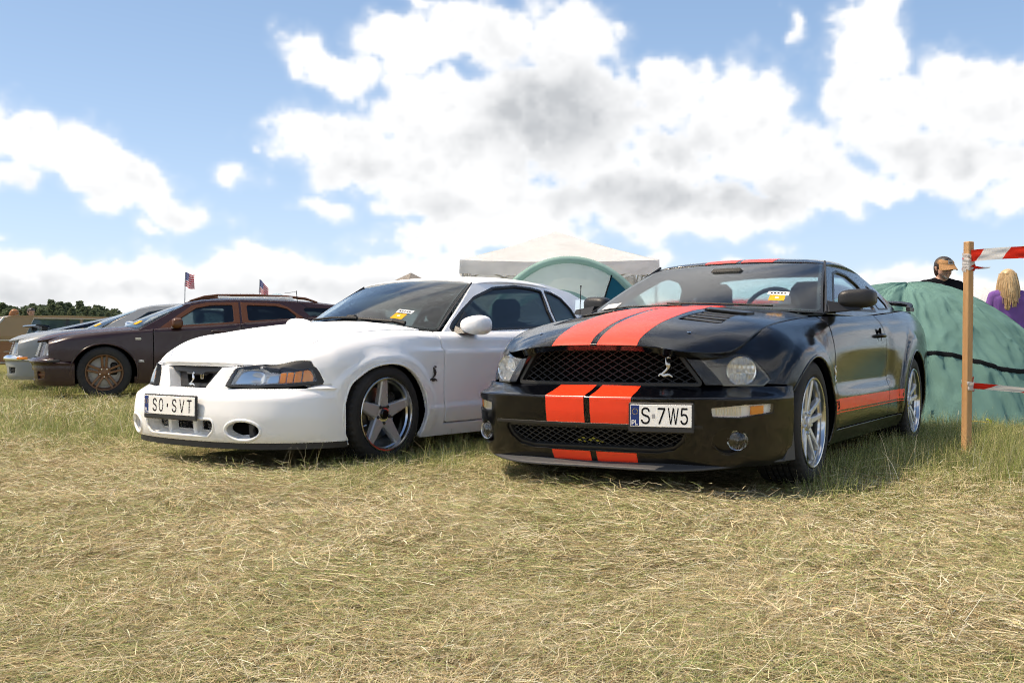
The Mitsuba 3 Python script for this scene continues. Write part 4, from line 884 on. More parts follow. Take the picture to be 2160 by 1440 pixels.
lensW = rnd([(.370, .528), (.395, .700), (.423, .785), (.52, .845), (.604, .872), (.67, .835), (.883, .735), (.908, .712), (.962, .510), (.753, .486), (.547, .490)], .012)
lensWi = rnd([(.383, .552), (.404, .700), (.430, .772), (.52, .828), (.590, .850), (.640, .785), (.70, .742), (.868, .716), (.888, .682), (.922, .533), (.75, .508), (.60, .511)], .009)
fw = Polygon([(.305, .50), (.305, .86), (UW(-.545), .86), (UW(-.545), .235), (UW(-.545), .15), (1.0, .15), (1.0, .50)]).difference(arcW).difference(lensW)
fw = max(fw.geoms, key=lambda g: g.area) if isinstance(fw, MultiPolygon) else fw
def bothW(name, m, b, smooth=False): return both(WK, name, m, b, smooth)
bothW('fender', panel(flankW, fw, .022, .004, .03, ref=WC, gap=GAP), 'white_paint')
bothW('door', panel(flankW, rnd([(UW(-.55), .24), (UW(-.55), .86), (UW(-1.85), .86), (UW(-1.93), .74), (UW(-1.93), .45), (UW(-1.85), .24)], .02), .03, .003, .03, ref=WC, gap=GAP), 'white_paint')
bothW('sill', panel(flankW, Polygon([(UW(-.36), .152), (UW(-.36), .232), (UW(-2.2), .232), (UW(-2.2), .152)]).difference(arcW).difference(arcWR), .04, .003, .03, ref=WC), 'white_paint')
qw = Polygon([(UW(-1.85), .24), (UW(-1.93), .45), (UW(-1.93), .74), (UW(-1.85), .86), (4.93, .86), (4.93, .18), (UW(-2.2), .18), (UW(-2.2), .24)]).difference(arcWR)
qw = max(qw.geoms, key=lambda g: g.area) if isinstance(qw, MultiPolygon) else qw
bothW('rear_quarter_panel', panel(flankW, qw, .03, .004, .03, ref=WC, gap=GAP), 'white_paint')
bothW('tail_panel', panel(flankW, [(4.93, .2), (4.93, .86), (5.24, .86), (5.24, .2)], .04, .003, .02, ref=WC), 'white_paint')
for nm, cx, cz, rx, rz in (('fender', .01, .325, .377, .334), ('rear_quarter_panel', -2.573, .33, .377, .342)):
    a = np.linspace(-.45, math.pi + .45, 60); q = np.stack([UW(cx + rx * np.cos(a)), np.maximum(cz + rz * np.sin(a), .17)], 1)
    bothW(nm + '__arch_lip', tube(flankW(q) + [0, -.004, 0], .008, 8), 'white_paint', True)
# bumper
_pw = np.array([(.968, 0), (.955, .25), (.910, .47), (.845, .62), (.75, .735), (.62, .818), (.50, .863), (.365, .888)])
_sw = np.concatenate([[0], np.cumsum(np.linalg.norm(np.diff(_pw, axis=0), axis=1))])
_cw = CubicSpline(np.concatenate([-_sw[:0:-1], _sw]), np.vstack([_pw[:0:-1] * [1, -1], _pw]))
WBV = [.178, .20, .26, .34, .42, .448, .468, .488, .508]
WBI = [[.03, .03, .03, .03, .03, .02, .01, .0], [.014, .014, .014, .014, .014, .01, .006, 0], [0.0] * 8, [-.004, -.004, -.004, -.004, -.004, -.003, -.002, 0], [.006] * 7 + [.002], [.014, .014, .014, .014, .014, .012, .008, .002],
       [.034, .034, .034, .036, .034, .022, .014, .002], [.062, .062, .060, .066, .062, .040, .02, .003], [.098, .098, .09, .10, .088, .046, .014, .002]]
bumpW = Net(_sw, WBV, bumper_net(list(zip(WBV, WBI)), _cw, _sw), sym=True, n=360, m=140)
SW = _sw[-1]
lowW = rnd([(-.345, .318), (.345, .318), (.335, .25), (.29, .214), (-.29, .214), (-.335, .25)], .03)
ductW = [ellip(e * .548, .258, .114, .058) for e in (-1, 1)]
bw = sbox(-SW, .18, SW, .507).difference(lowW)
for g in ductW: bw = bw.difference(g)
WK.add('front_bumper', panel(bumpW, bw, (.022, .011), .003, .095, ref=WC), 'white_paint')
# swollen rims round the ducts and lower opening
def rim_of(f, pg, r, b, name, off=.0):
    c = np.array(shapely.segmentize(pg.exterior, .02).coords); WK.add(name, tube(on(f, c, off, WC), r, 8, cap=False), b, True)
for g in ductW: rim_of(bumpW, g.buffer(.004), .011, 'white_paint', 'front_bumper__duct_rim', -.004)
rim_of(bumpW, lowW.buffer(.003), .009, 'white_paint', 'front_bumper__opening_rim', -.004)
iW = lambda d: (lambda q: (lambda p: p - np.array([d, 0, 0]))(bumpW(q)))
for x0 in (-.125, .13): WK.add('front_bumper__divider', panel(iW(.045), sbox(x0 - .016, .205, x0 + .016, .325), .012, .004, .05, ref=WC), 'white_paint')
WK.add('front_bumper__opening_floor', grid(np.stack([bumpW(np.stack([np.linspace(-.32, .32, 30), np.full(30, .212)], 1)) - [d, 0, .002] for d in (.0, .14)])), 'white_paint')
WK.add('intercooler', panel(iW(.115), sbox(-.38, .20, .38, .335), .05, 0, 0, ref=WC), 'cavity_black')
WK.add('intercooler__fins', wires(iW(.110), [np.stack([np.linspace(-.36, .36, 16), np.full(16, z)], 1) for z in np.arange(.212, .33, .0085)], .0018), 'cooler_metal')
V, F = letters('TERMINATOR', .062, .80, .004, True); V[:, 0] += .10
WK.add('intercooler__lettering', (iW(.106)(np.stack([V[:, 0], V[:, 1] + .262], 1)) + np.stack([V[:, 2], 0 * V[:, 2], 0 * V[:, 2]], 1), F), 'ink_black')
for i, g in enumerate(ductW):
    e = -1 if i == 0 else 1
    WK.add('brake_duct' + ('' if e > 0 else '_001'), panel(iW(.075), g.buffer(.03), .04, 0, 0, ref=WC), 'cavity_black')
    WK.add('brake_duct' + ('' if e > 0 else '_001') + '__pillar', panel(iW(.035), Polygon([(e * .565, .195), (e * .565, .315), (e * .615, .315), (e * .590, .256), (e * .615, .195)]), .02, .004, .03, ref=WC), 'grey_plastic')
lipw = [panel(lambda q: bumpW(np.stack([q[:, 0], np.full(len(q), .18)], 1)) * [1, 1, 0] + np.stack([-.012 + 0 * q[:, 1], 0 * q[:, 1], q[:, 1]], 1), sbox(-SW, .142, SW, .181), (.03, .012), .002, .02, ref=WC)]
WK.add('chin_spoiler', lipw[0], 'black_plastic')
# nose between the headlights
noseW = lambda q: np.stack([.895 - .30 * (q[:, 1] - .505) - .42 * np.square(q[:, 0]), q[:, 0], q[:, 1]], 1)
grW = rnd([(-.185, .512), (.185, .512), (.325, .70), (-.325, .70)], .012)
for e, nm in ((1, ''), (-1, '_001')): WK.add('nose_panel' + nm, panel(noseW, Polygon([(0, .503), (e * .37, .503), (e * .43, .632), (0, .632)]).difference(grW), .02, .006, .11, ref=WC), 'white_paint')
iN = lambda d: (lambda q: noseW(q) - [d, 0, 0])
WK.add('grille', panel(iN(.085), Polygon([(-.30, .505), (.30, .505), (.36, .66), (-.36, .66)]), .04, 0, 0, ref=WC), 'black_plastic')
WK.add('grille__recess', panel(iN(.082), rnd([(-.10, .525), (.10, .525), (.15, .60), (-.15, .60)], .02), .03, .004, .0, ref=WC), 'cavity_black')
WK.add('grille__brow', panel(iN(.045), Polygon([(-.33, .606), (-.10, .600), (-.08, .585), (.08, .585), (.10, .600), (.33, .606), (.34, .645), (-.34, .645)]), .03, .004, .03, ref=WC), 'grey_plastic')
stick(WK, 'grille__snake_emblem', snake(.082), (.842, -.005, .514), (0, 1, 0), (-.15, 0, 1), 'chrome')
V, F = join(cbox((-.011, 0, 0), (.006, .03, .006), .002), cbox((.011, 0, 0), (.006, .03, .006), .002), cbox((0, -.013, 0), (.026, .006, .006), .002))
WK.add('grille__clip', (V[:, [2, 0, 1]] + [.846, .105, .572], F), 'chrome')
# bonnet
HW = [(.885, [(0, .640), (.2, .640), (.38, .640), (.55, .640), (.66, .640)]), (.86, [(0, .662), (.2, .661), (.36, .657), (.47, .652), (.50, .648)]), (.72, [(0, .735), (.2, .732), (.36, .712), (.50, .678), (.602, .648)]),
      (.55, [(0, .800), (.2, .797), (.36, .782), (.50, .758), (.646, .735)]), (.30, [(0, .860), (.2, .857), (.36, .846), (.50, .832), (.657, .822)]), (0, [(0, .905), (.2, .902), (.36, .892), (.50, .879), (.665, .857)]),
      (-.30, [(0, .930), (.2, .927), (.36, .917), (.50, .902), (.69, .873)]), (-.62, [(0, .940), (.2, .937), (.36, .925), (.50, .908), (.72, .868)])]
HW = HW[1:]
hoodW = Net([-a for a, _ in HW], [0, .2, .36, .5, .65], [[(x if i else x, y, z) for i, (y, z) in enumerate(r)] for x, r in HW], n=160, m=90)
def hoodW_f(q):
    q = np.asarray(q, float); p = hoodW(np.stack([q[:, 0], np.abs(q[:, 1])], 1)); p[:, 0] -= .55 * np.square(np.clip(np.abs(p[:, 1]), 0, .6)) * np.clip((p[:, 0] - .3) / .55, 0, 1) ** 2; p[:, 1] *= np.where(q[:, 1] < 0, -1, 1); return p
WK.add('bonnet', panel(hoodW_f, Polygon([(-.859, -.65), (-.859, .65), (.50, .65), (.42, .4), (.39, 0), (.42, -.4), (.50, -.65)]), .022, .005, .026, ref=WC, gap=.001), 'white_paint')
WK.add('bonnet__rubber_seal', tube(hoodW_f(np.stack([np.full(30, -.835), np.linspace(-.44, .44, 30)], 1)) - [0, 0, .022], .012, 8), 'black_plastic')
for e in (1, -1):
    b = hoodW_f(np.array([(-.52, e * .12), (-.50, e * .31), (-.26, e * .13), (-.26, e * .32), (-.28, e * .22), (-.44, e * .20)]))
    WK.add('bonnet__scoop', hull(np.vstack([b[:4] - [0, 0, .02], b[2:4] - [0, 0, .008], b[4:5] + [0, 0, .007], b[5:6] - [0, 0, .002]])), 'white_paint', 40)
bothW('cowl', panel(hf(lambda x, y: .925 - .16 * np.square(y) + 0 * x, 'xy'), [(-.36, .0), (-.40, .66), (-.74, .70), (-.60, 0)], .05, .004, .02, ref=(0, 0, 0)), 'black_plastic')
# headlights
for e, nm in ((1, ''), (-1, '_001')):
    fl = (lambda m: m) if e > 0 else flipy
    ins = lambda d: inset_net(flankW, d)
    WK.add('headlight' + nm + '__frame', fl(panel(ins(.004), lensW.buffer(.004).difference(lensWi), .012, .002, .05, ref=WC)), 'black_plastic')
    WK.add('headlight' + nm + '__housing', fl(panel(lambda q: ins(.055)(q) + np.stack([.006 * np.sin(q[:, 1] * 55), 0 * q[:, 0], .004 * np.sin(q[:, 0] * 40)], 1), lensW.buffer(.004), .015, 0, 0, ref=WC)), 'chrome_soft')
    WK.add('headlight' + nm + '__reflector', fl(panel(lambda q: ins(.040)(q) + np.stack([-.02 * np.cos((q[:, 0] - .55) * 24), 0 * q[:, 0], 0 * q[:, 0]], 1), rnd([(.425, .575), (.455, .735), (.580, .765), (.600, .70), (.600, .545)], .02), .012, .004, .02, ref=WC)), 'chrome')
    WK.add('headlight' + nm + '__inner_reflector', fl(panel(ins(.040), rnd([(.625, .54), (.635, .675), (.70, .69), (.705, .54)], .012), .02, .004, .02, ref=WC)), 'chrome')
    for j, (a0, a1) in enumerate(((.715, .752), (.758, .795), (.801, .842), (.848, .905))):
        pg = Polygon([(a0, .522), (a0 - .004, .705), (a1 - .006, .705), (a1, .522)]).intersection(lensWi.buffer(-.006))
        WK.add('headlight' + nm + '__amber_segment', fl(panel(ins(.014), pg, .012, .002, .010, ref=WC)), 'amber_lens')
    WK.add('headlight' + nm + '__lens', fl(panel(ins(.001), lensWi.buffer(.004), .03, 0, 0, ref=WC)), 'lamp_glass')
# greenhouse
def gyW(x, z): return .792 - .56 * (z - .86) - .25 * np.square(np.clip(z - .98, 0, 1)) - .04 * np.square(np.clip(-2.2 - x, 0, 3)) - .015 * np.square(x + 1.6)
sideW = hf(gyW, 'xz')
winW = rnd([(-.72, .862), (-.80, .925), (-.958, 1.015), (-1.163, 1.116), (-1.448, 1.198), (-1.741, 1.222), (-1.95, 1.212), (-2.07, 1.195), (-2.03, 1.03), (-2.03, .905)], .015)
qwW = rnd([(-2.075, .908), (-2.075, 1.03), (-2.115, 1.196), (-2.20, 1.185), (-2.30, 1.145), (-2.37, 1.06), (-2.40, .96), (-2.38, .915)], .015)
sideWp = Polygon([(-.60, .83), (-.66, .86), (-1.22, 1.225), (-1.40, 1.262), (-1.8, 1.27), (-2.15, 1.262), (-2.5, 1.20), (-2.85, 1.06), (-3.05, .94), (-2.5, .88), (-1.5, .86), (-.7, .83)])
bothW('roof_pillar', panel(sideW, sideWp.difference(winW).difference(qwW), .03, .006, .03, ref=WC), 'white_paint')
bothW('side_window', panel(inset_net(sideW, .008), winW.buffer(.004), .05, 0, 0, ref=WC), 'tinted_glass')
bothW('side_window__seal', panel(inset_net(sideW, .001), winW.union(qwW).buffer(.014).buffer(-.010).buffer(.004).difference(winW.buffer(-.010)).difference(qwW.buffer(-.008)), .02, .002, .02, off=.004, ref=WC), 'black_plastic')
bothW('quarter_window', panel(inset_net(sideW, .006), qwW.buffer(.004), .05, 0, 0, ref=WC), 'tinted_glass')
bothW('side_window__sail', panel(sideW, rnd([(-.76, .862), (-1.0, .865), (-.985, 1.015)], .012), .03, .003, .01, off=.006, ref=WC), 'black_plastic')
V, F = letters('StreetLine', .022, .80, .0006); q = np.stack([-2.275 - V[:, 0], .925 + V[:, 1]], 1)
WK.add('quarter_window__lettering', (sideW(q) + [0, .003, 0], F), 'print_orange')
RW = [(-1.215, [(0, 1.262), (.2, 1.2595), (.4, 1.250), (.50, 1.240), (.55, 1.229), (.575, 1.212)]), (-1.40, [(0, 1.293), (.2, 1.290), (.4, 1.280), (.50, 1.268), (.555, 1.255), (.58, 1.236)]), (-1.75, [(0, 1.307), (.2, 1.304), (.4, 1.293), (.50, 1.280), (.557, 1.266), (.582, 1.246)]),
      (-2.1, [(0, 1.293), (.2, 1.290), (.4, 1.278), (.50, 1.264), (.552, 1.25), (.577, 1.232)]), (-2.42, [(0, 1.242), (.2, 1.239), (.4, 1.226), (.50, 1.212), (.545, 1.20), (.57, 1.183)])]
roofW = Net([-a for a, _ in RW], [0, .2, .4, .5, .555, .585], [[(x, y, z) for y, z in r] for x, r in RW], n=90, m=70)
def roofW_f(q):
    q = np.asarray(q, float); p = roofW(np.stack([q[:, 0], np.abs(q[:, 1])], 1)); p[:, 1] *= np.where(q[:, 1] < 0, -1, 1); return p
WK.add('roof', panel(roofW_f, sbox(1.217, -.584, 2.42, .584), .03, .005, .02, ref=WC), 'white_paint')
wsW = ruled(lambda s: np.concatenate([-.40 - .28 * s ** 2, .725 * s, .925 - .055 * s ** 2], 1), lambda s: np.concatenate([-1.205 - .02 * s ** 2, .555 * s, 1.255 - .03 * s ** 2], 1), .02)
WWP = rnd([(-.985, 0), (.985, 0), (.975, .985), (-.975, .985)], .05)
WK.add('windscreen', panel(wsW, WWP, (.06, .08), 0, 0, ref=WC), 'screen_glass')
WK.add('windscreen__seal', panel(inset_net(wsW, .004), sbox(-1.0, -.02, 1.0, 1.0).difference(WWP.buffer(-.022)), (.03, .04), 0, .004, ref=WC), 'glossy_black')
bkW = ruled(lambda s: np.concatenate([-3.05 + .08 * s ** 2, .58 * s, .965 - .02 * s ** 2], 1), lambda s: np.concatenate([-2.415 + 0 * s, .54 * s, 1.240 - .04 * s ** 2], 1), 0)
WK.add('rear_window', panel(bkW, rnd([(-.97, .02), (.97, .02), (.95, .96), (-.95, .96)], .06), (.06, .08), 0, 0, ref=WC), 'clear_glass')
WK.add('rear_window__surround', panel(inset_net(bkW, .002), sbox(-1.04, -.03, 1.04, 1.03).difference(rnd([(-.93, .06), (.93, .06), (.91, .92), (-.91, .92)], .06)), (.03, .04), .002, .01, ref=WC), 'white_paint')
bothW('windscreen_trim', tube([(-.668, .722, .868), (-.94, .648, 1.055), (-1.222, .566, 1.226)], .007, 6), 'black_plastic')
WK.add('boot_lid', panel(hf(lambda x, y: .955 - .03 * np.square(y) - .05 * np.square(np.clip(-3.0 - x, 0, 2)), 'xy'), [(-2.98, -.74), (-2.98, .74), (-3.6, .6), (-3.6, -.6)], .05, .006, .03, ref=WC), 'white_paint')
# mirrors
for e, nm in ((1, ''), (-1, '_001')):
    m = trimesh.creation.icosphere(3, 1.0); V = np.array(m.vertices); V = np.sign(V) * np.abs(V) ** .82
    V = V * [.105, .115, .066]; V[:, 0] *= 1 - .25 * (V[:, 1] / .115 < 0) * np.abs(V[:, 1] / .115); V[:, 2] *= 1 + .22 * V[:, 1] / .115; V[:, 0] = np.where(V[:, 0] < -.06, -.06, V[:, 0])
    V = V + [-.85, .915, .905]; WK.add('wing_mirror' + nm + '__housing', (V * [1, e, 1], np.array(m.faces)[:, ::e]), 'white_paint', 50)
    WK.add('wing_mirror' + nm + '__glass', hull([(-.909 - d, e * y, z) for y, z in ((.84, .86), (.985, .85), (.845, .945), (.98, .955)) for d in (0, .004)]), 'chrome')
    WK.add('wing_mirror' + nm + '__foot', hull([(x, e * y, z) for x, y, z in ((-.76, .785, .845), (-.98, .785, .85), (-.80, .90, .85), (-.92, .90, .85), (-.80, .77, .90), (-.95, .77, .90), (-.82, .87, .875), (-.90, .87, .875))]), 'black_plastic')
stick(WK, 'fender__snake_emblem', snake(.100), flankW(np.array([[UW(-.435), .525]]))[0] + [0, .004, 0], (-1, .0, 0), (0, 0, 1), 'dark_emblem')
hw0 = flankW(np.array([[UW(-1.72), .76]]))[0]
for e, nm in ((1, ''), (-1, '_001')): WK.add('door' + nm + '__handle', cbox(hw0 * [1, e, 1], (.17, .02, .035), .008), 'white_paint', 40)
PW = bumpW(np.array([[-.031, .394]]))[0]
def wk_plate(V):
    r = np.array([.0, 1, 0.0]); o = np.array([1.0, 0, 0]); return PW + o * .022 + V[:, :1] * r + V[:, 1:2] * np.array([-.02, 0, 1.0]) + V[:, 2:3] * o
plate_part(WK, wk_plate, 'number_plate', [('S', -.148, .72), ('O', -.082, .62), ('S', .055, .78), ('V', .133, .72), ('T', .207, .78)])
WK.add('number_plate__dot', (wk_plate(cbox((-.015, 0, .0055), (.012, .022, .001), .0004)[0]), cbox((0, 0, 0), (.02, .02, .001), .0004)[1]), 'ink_black')
pane_part(WK, 'windscreen__entry_card', wsW, .60, .26, .085, .030, WC, 'print_white', ang=-.06, off=-.003)
pane_part(WK, 'windscreen__entry_card_orange', wsW, .585, .165, .060, .050, WC, 'print_orange', ang=-.06, off=-.003)
pane_part(WK, 'windscreen__entry_card_spot', wsW, .585, .165, .014, .012, WC, 'print_white', off=-.0045)
for i in range(5): pane_part(WK, 'windscreen__card_mark', wsW, .548 + .026 * i, .261 - .0018 * i, .008, .010, WC, 'ink_black', off=-.0045)
for x, e in ((0.01, 1), (.01, -1), (-2.573, 1), (-2.573, -1)):
    wheel(WK, x, .898, .325, .318, .2325, .255, 'fivespoke', e)
cabin(WK, -.55, .905, .72, -1.62, 1.25, -2.9, 'grey_fabric', wheel_y=.36)
under(WK, .84, .70, -3.45, (.01, -2.573), .16)
WK.add('engine_bay', join(cbox((.10, 0, .46), (.9, 1.1, .36), .03), cbox((.70, 0, .42), (.14, .9, .30), .02)), 'cavity_black')
WK.add('wiper', join(tube([(-.50, .46, .930), (-.475, .26, .945), (-.46, -.02, .962)], .012, 6), tube([(-.52, .55, .915), (-.49, .46, .935)], .018, 6)), 'dark_plastic')
WK.add('wiper_001', join(tube([(-.435, .16, .958), (-.45, -.12, .962), (-.50, -.36, .950)], .010, 6), cbox((-.46, .08, .965), (.04, .09, .03), .01)), 'dark_plastic')
# ---------------------------------------------------------------- the two station wagons parked beyond
paint('maroon_paint', dusty((.072, .034, .040), (.15, .11, .09), .35), .07)
paint('copper_paint', (.21, .075, .022), .12)
paint('silver_paint', (.50, .52, .53), .10)
paint('navy_paint', (.010, .014, .035), .05)
paint('tan_paint', (.56, .42, .22), .08)
princ('wood_panel', mikit.proc(lambda p, n, uv: MX((.20, .085, .030), (.33, .17, .075), .6 * F3(p.x * 5, p.y * 5, p.z * 60) + .3 * F3(p.x * 30, p.y * 30, p.z * 160))), .45)
paint('trim_white', (.70, .68, .62), .1)
def lx_wagon(fr, body, trim, rim_style, full):
    """Tall-sided wagon: flank, front end, bonnet, glasshouse, roof with rails, wheels."""
    C = np.array([-1.4, 0, .45]); ZV = [.20, .32, .48, .64, .78, .87, .93]
    def s(x, y, ztop, yt, tuck=.03):
        zs = [.20, .32, .48, .64 if ztop > .80 else .62, min(.78, ztop - .08), ztop - .035, ztop]
        return [(x, y - tuck, zs[0]), (x, y - .008, zs[1]), (x, y, zs[2]), (x, y, zs[3]), (x, y - .012, zs[4]), (x, (y * .6 + yt * .4) + .012, zs[5]), (x, yt, zs[6])]
    L = [(.70, s(.70, .845, .785, .71)), (.55, s(.55, .895, .835, .74)), (.38, s(.38, .92, .872, .77)), (.15, s(.15, .932, .895, .79)), (-.1, s(-.1, .932, .918, .80)), (-.5, s(-.5, .922, .938, .82)), (-.75, s(-.75, .92, .955, .845)), (-1.3, s(-1.3, .92, .99, .845)),
         (-1.8, s(-1.8, .92, 1.025, .84)), (-2.5, s(-2.5, .925, 1.09, .83)), (-3.05, s(-3.05, .935, 1.12, .82)), (-3.6, s(-3.6, .90, 1.13, .78)), (-3.95, s(-3.95, .78, 1.12, .68)), (-4.02, s(-4.02, .40, 1.12, .40))]
    fl = Net([-a for a, _ in L], ZV, [b for _, b in L], n=300); cir = lambda cx: ellip(-cx, .35, .425, .385)
    def bo(name, m, b, sm=False): return both(fr, name, m, b, sm)
    bo('fender', panel(fl, sbox(-.70, .20, .625, .93).difference(cir(0)).difference(sbox(-.71, .2, -.36, .50)), .04, .004, .03, ref=C, gap=.002), body)
    bo('door', panel(fl, Polygon([(.63, .30), (.63, .93), (1.79, .93), (1.80, .30)]), .05, .004, .03, ref=C, gap=.002), body)
    bo('rear_door', panel(fl, Polygon([(1.80, .30), (1.79, .93), (2.62, .93), (2.72, .60), (2.60, .30)]).difference(cir(-3.05)), .05, .004, .03, ref=C, gap=.002), body)
    bo('rear_quarter_panel', panel(fl, Polygon([(2.60, .20), (2.60, .30), (2.72, .60), (2.62, .93), (4.0, .93), (4.0, .20)]).difference(cir(-3.05)), .05, .004, .03, ref=C, gap=.002), body)
    bo('sill', panel(fl, sbox(.38, .20, 2.62, .295).difference(cir(-3.05)), .05, .004, .03, ref=C), body)
    for nm, cx in (('fender', 0), ('rear_quarter_panel', -3.05)):
        a = np.linspace(-.3, math.pi + .3, 40); bo(nm + '__arch_lip', tube(fl(np.stack([-cx + .427 * np.cos(a), np.maximum(.35 + .387 * np.sin(a), .21)], 1)), .012, 6), body, True)
    pl = np.array([(.94, 0), (.925, .35), (.875, .60), (.80, .76), (.70, .855), (.55, .905), (.37, .925)])
    ss = np.concatenate([[0], np.cumsum(np.linalg.norm(np.diff(pl, axis=0), axis=1))]); cs = CubicSpline(np.concatenate([-ss[:0:-1], ss]), np.vstack([pl[:0:-1] * [1, -1], pl]))
    bv = [.17, .25, .40, .46, .48, .51, .53, .56]; one = np.ones(7)
    bi = [.05 * one, .012 * one, 0 * one, 0 * one, -.03 * one * [1, 1, 1, 1, 1, .6, .2], -.035 * one * [1, 1, 1, 1, 1, .6, .2], -.02 * one * [1, 1, 1, 1, 1, .6, .2], .03 * one]
    bn = Net(ss, bv, bumper_net(list(zip(bv, bi)), cs, ss), sym=True, n=200, m=80)
    lo = rnd([(-.55, .25), (.55, .25), (.55, .38), (-.55, .38)], .03); fo = [rnd([(e * .70, .27), (e * .86, .28), (e * .88, .37), (e * .70, .37)], .01) for e in (1, -1)]
    fr.add('front_bumper', panel(bn, sbox(-ss[-1], .172, ss[-1], .475).difference(lo).difference(fo[0]).difference(fo[1]), (.04, .02), .004, .04, ref=C), body)
    fr.add('front_bumper__bright_strip', panel(bn, sbox(-1.0, .476, 1.0, .555), (.04, .012), .004, .02, ref=C), 'chrome' if full != 'maroon' else body)
    fr.add('front_bumper__intake', panel(inset_net(bn, .05), lo.buffer(.02), .06, 0, 0, ref=C), 'cavity_black')
    for g, nm in zip(fo, ('', '_001')): fr.add('fog_lamp' + nm, join(*[m[:2] for m in (panel(inset_net(bn, .03), g.buffer(.004), .03, 0, 0, ref=C), panel(inset_net(bn, .012), Polygon([(a, c) for a, c in g.exterior.coords]).intersection(sbox(-2, .315, 2, .33)), .03, .003, .02, ref=C))]), 'copper_paint' if full == 'maroon' else 'dark_plastic')
    hd = lambda q: np.stack([.885 - .22 * np.square(np.abs(q[:, 0]) / .85) ** 1.3 - .30 * np.clip(q[:, 1] - .55, 0, 1), q[:, 0], q[:, 1]], 1)
    gr = rnd([(-.50, .56), (.50, .56), (.47, .785), (-.47, .785)], .03); hl = [rnd([(e * .62, .575), (e * .83, .59), (e * .81, .75), (e * .63, .765)], .02) for e in (1, -1)]
    fr.add('front_panel', panel(hd, Polygon([(-.85, .54), (.85, .54), (.82, .73), (.72, .79), (.55, .815), (-.55, .815), (-.72, .79), (-.82, .73)]).difference(gr).difference(hl[0]).difference(hl[1]), .03, .006, .05, ref=C), body)
    fr.add('grille', panel(lambda q: hd(q) - [.05, 0, 0], gr.buffer(.01), .06, 0, 0, ref=C), 'cavity_black')
    for i in range(8):
        z = .575 + .027 * i; y = np.linspace(-.475, .475, 14); fr.add('grille__bar', tube(hd(np.stack([y, 0 * y + z], 1)) + [.012, 0, 0], .0075, 6), 'chrome' if full != 'maroon' else 'silver_alloy', True)
    for g, nm in zip(hl, ('', '_001')):
        fr.add('headlight' + nm + '__housing', panel(lambda q: hd(q) - [.05, 0, 0], g.buffer(.01), .05, 0, 0, ref=C), 'chrome_soft'); fr.add('headlight' + nm + '__lens', panel(lambda q: hd(q) + [.004, 0, 0], g, .05, 0, 0, ref=C), 'lamp_glass')
    for e, nm in ((1, ''), (-1, '_001')): fr.add('side_marker' + nm, (lambda m: m if e > 0 else flipy(m))(panel(bn, sbox(.93, .49, 1.08, .525), .03, .002, .004, off=.004, ref=C)), 'amber_lens' if full != 'maroon' else 'dark_plastic')
    H = [(.84, [(0, .812), (.35, .808), (.6, .79), (.70, .775)]), (.72, [(0, .865), (.35, .855), (.6, .825), (.725, .795)]), (.5, [(0, .912), (.35, .90), (.6, .872), (.76, .845)]), (.2, [(0, .945), (.35, .932), (.6, .905), (.79, .888)]), (-.5, [(0, 1.0), (.35, .99), (.6, .965), (.83, .938)])]
    hn = Net([-a for a, _ in H], [0, .35, .6, .8], [[(x, y, z) for y, z in r] for x, r in H], n=80, m=50)
    def hf2(q): p = hn(np.stack([q[:, 0], np.abs(q[:, 1])], 1)); p[:, 1] *= np.where(q[:, 1] < 0, -1, 1); return p
    fr.add('bonnet', panel(hf2, sbox(-.84, -.79, .48, .79), .05, .006, .02, ref=C), body)
    if full == 'maroon': 
        for e in (1, -1): fr.add('bonnet__stripe', panel(hf2, Polygon([(-.835, e * .50), (-.835, e * .66), (.46, e * .69), (.46, e * .53)]), .05, 0, .001, off=.002, ref=C), 'copper_paint')
    sy = hf(lambda x, z: .852 - .60 * (z - .95) - .03 * np.square(np.clip(-2.9 - x, 0, 2)), 'xz'); 
    w1 = rnd([(-.84, .975), (-1.00, 1.10), (-1.20, 1.235), (-1.40, 1.275), (-1.70, 1.285), (-1.71, 1.035)], .03); w2 = rnd([(-1.90, 1.05), (-1.885, 1.285), (-2.30, 1.275), (-2.46, 1.235), (-2.60, 1.12), (-2.60, 1.095)], .03); w3 = rnd([(-2.78, 1.13), (-2.66, 1.255), (-3.10, 1.245), (-3.40, 1.20), (-3.45, 1.16)], .03)
    sp = Polygon([(-.42, .92), (-1.06, 1.285), (-1.3, 1.335), (-1.8, 1.355), (-2.5, 1.345), (-3.2, 1.29), (-3.75, 1.22), (-3.95, 1.10), (-2.5, 1.07), (-1.8, 1.0), (-.75, .93)])
    bo('roof_pillar', panel(sy, sp.difference(w1).difference(w2).difference(w3), .05, .006, .03, ref=C), body)
    for w, nm in ((w1, 'side_window'), (w2, 'rear_side_window'), (w3, 'quarter_window')): bo(nm, panel(inset_net(sy, .008), w.buffer(.004), .06, 0, 0, ref=C), 'tinted_glass' if nm != 'side_window' else 'screen_glass')
    if trim:
        fr2 = Polygon([(-.70, .945), (-1.14, 1.265), (-1.35, 1.312), (-1.78, 1.322), (-1.79, 1.005)]).difference(w1.buffer(-.004)); bo('side_window__trim', panel(sy, fr2, .04, .003, .01, off=.006, ref=C), trim)
        fr3 = Polygon([(-1.82, 1.01), (-1.81, 1.322), (-2.34, 1.308), (-2.47, 1.26), (-2.60, 1.16), (-2.72, 1.082)]).difference(w2.buffer(-.004)); bo('rear_side_window__trim', panel(sy, fr3, .04, .003, .01, off=.006, ref=C), trim)
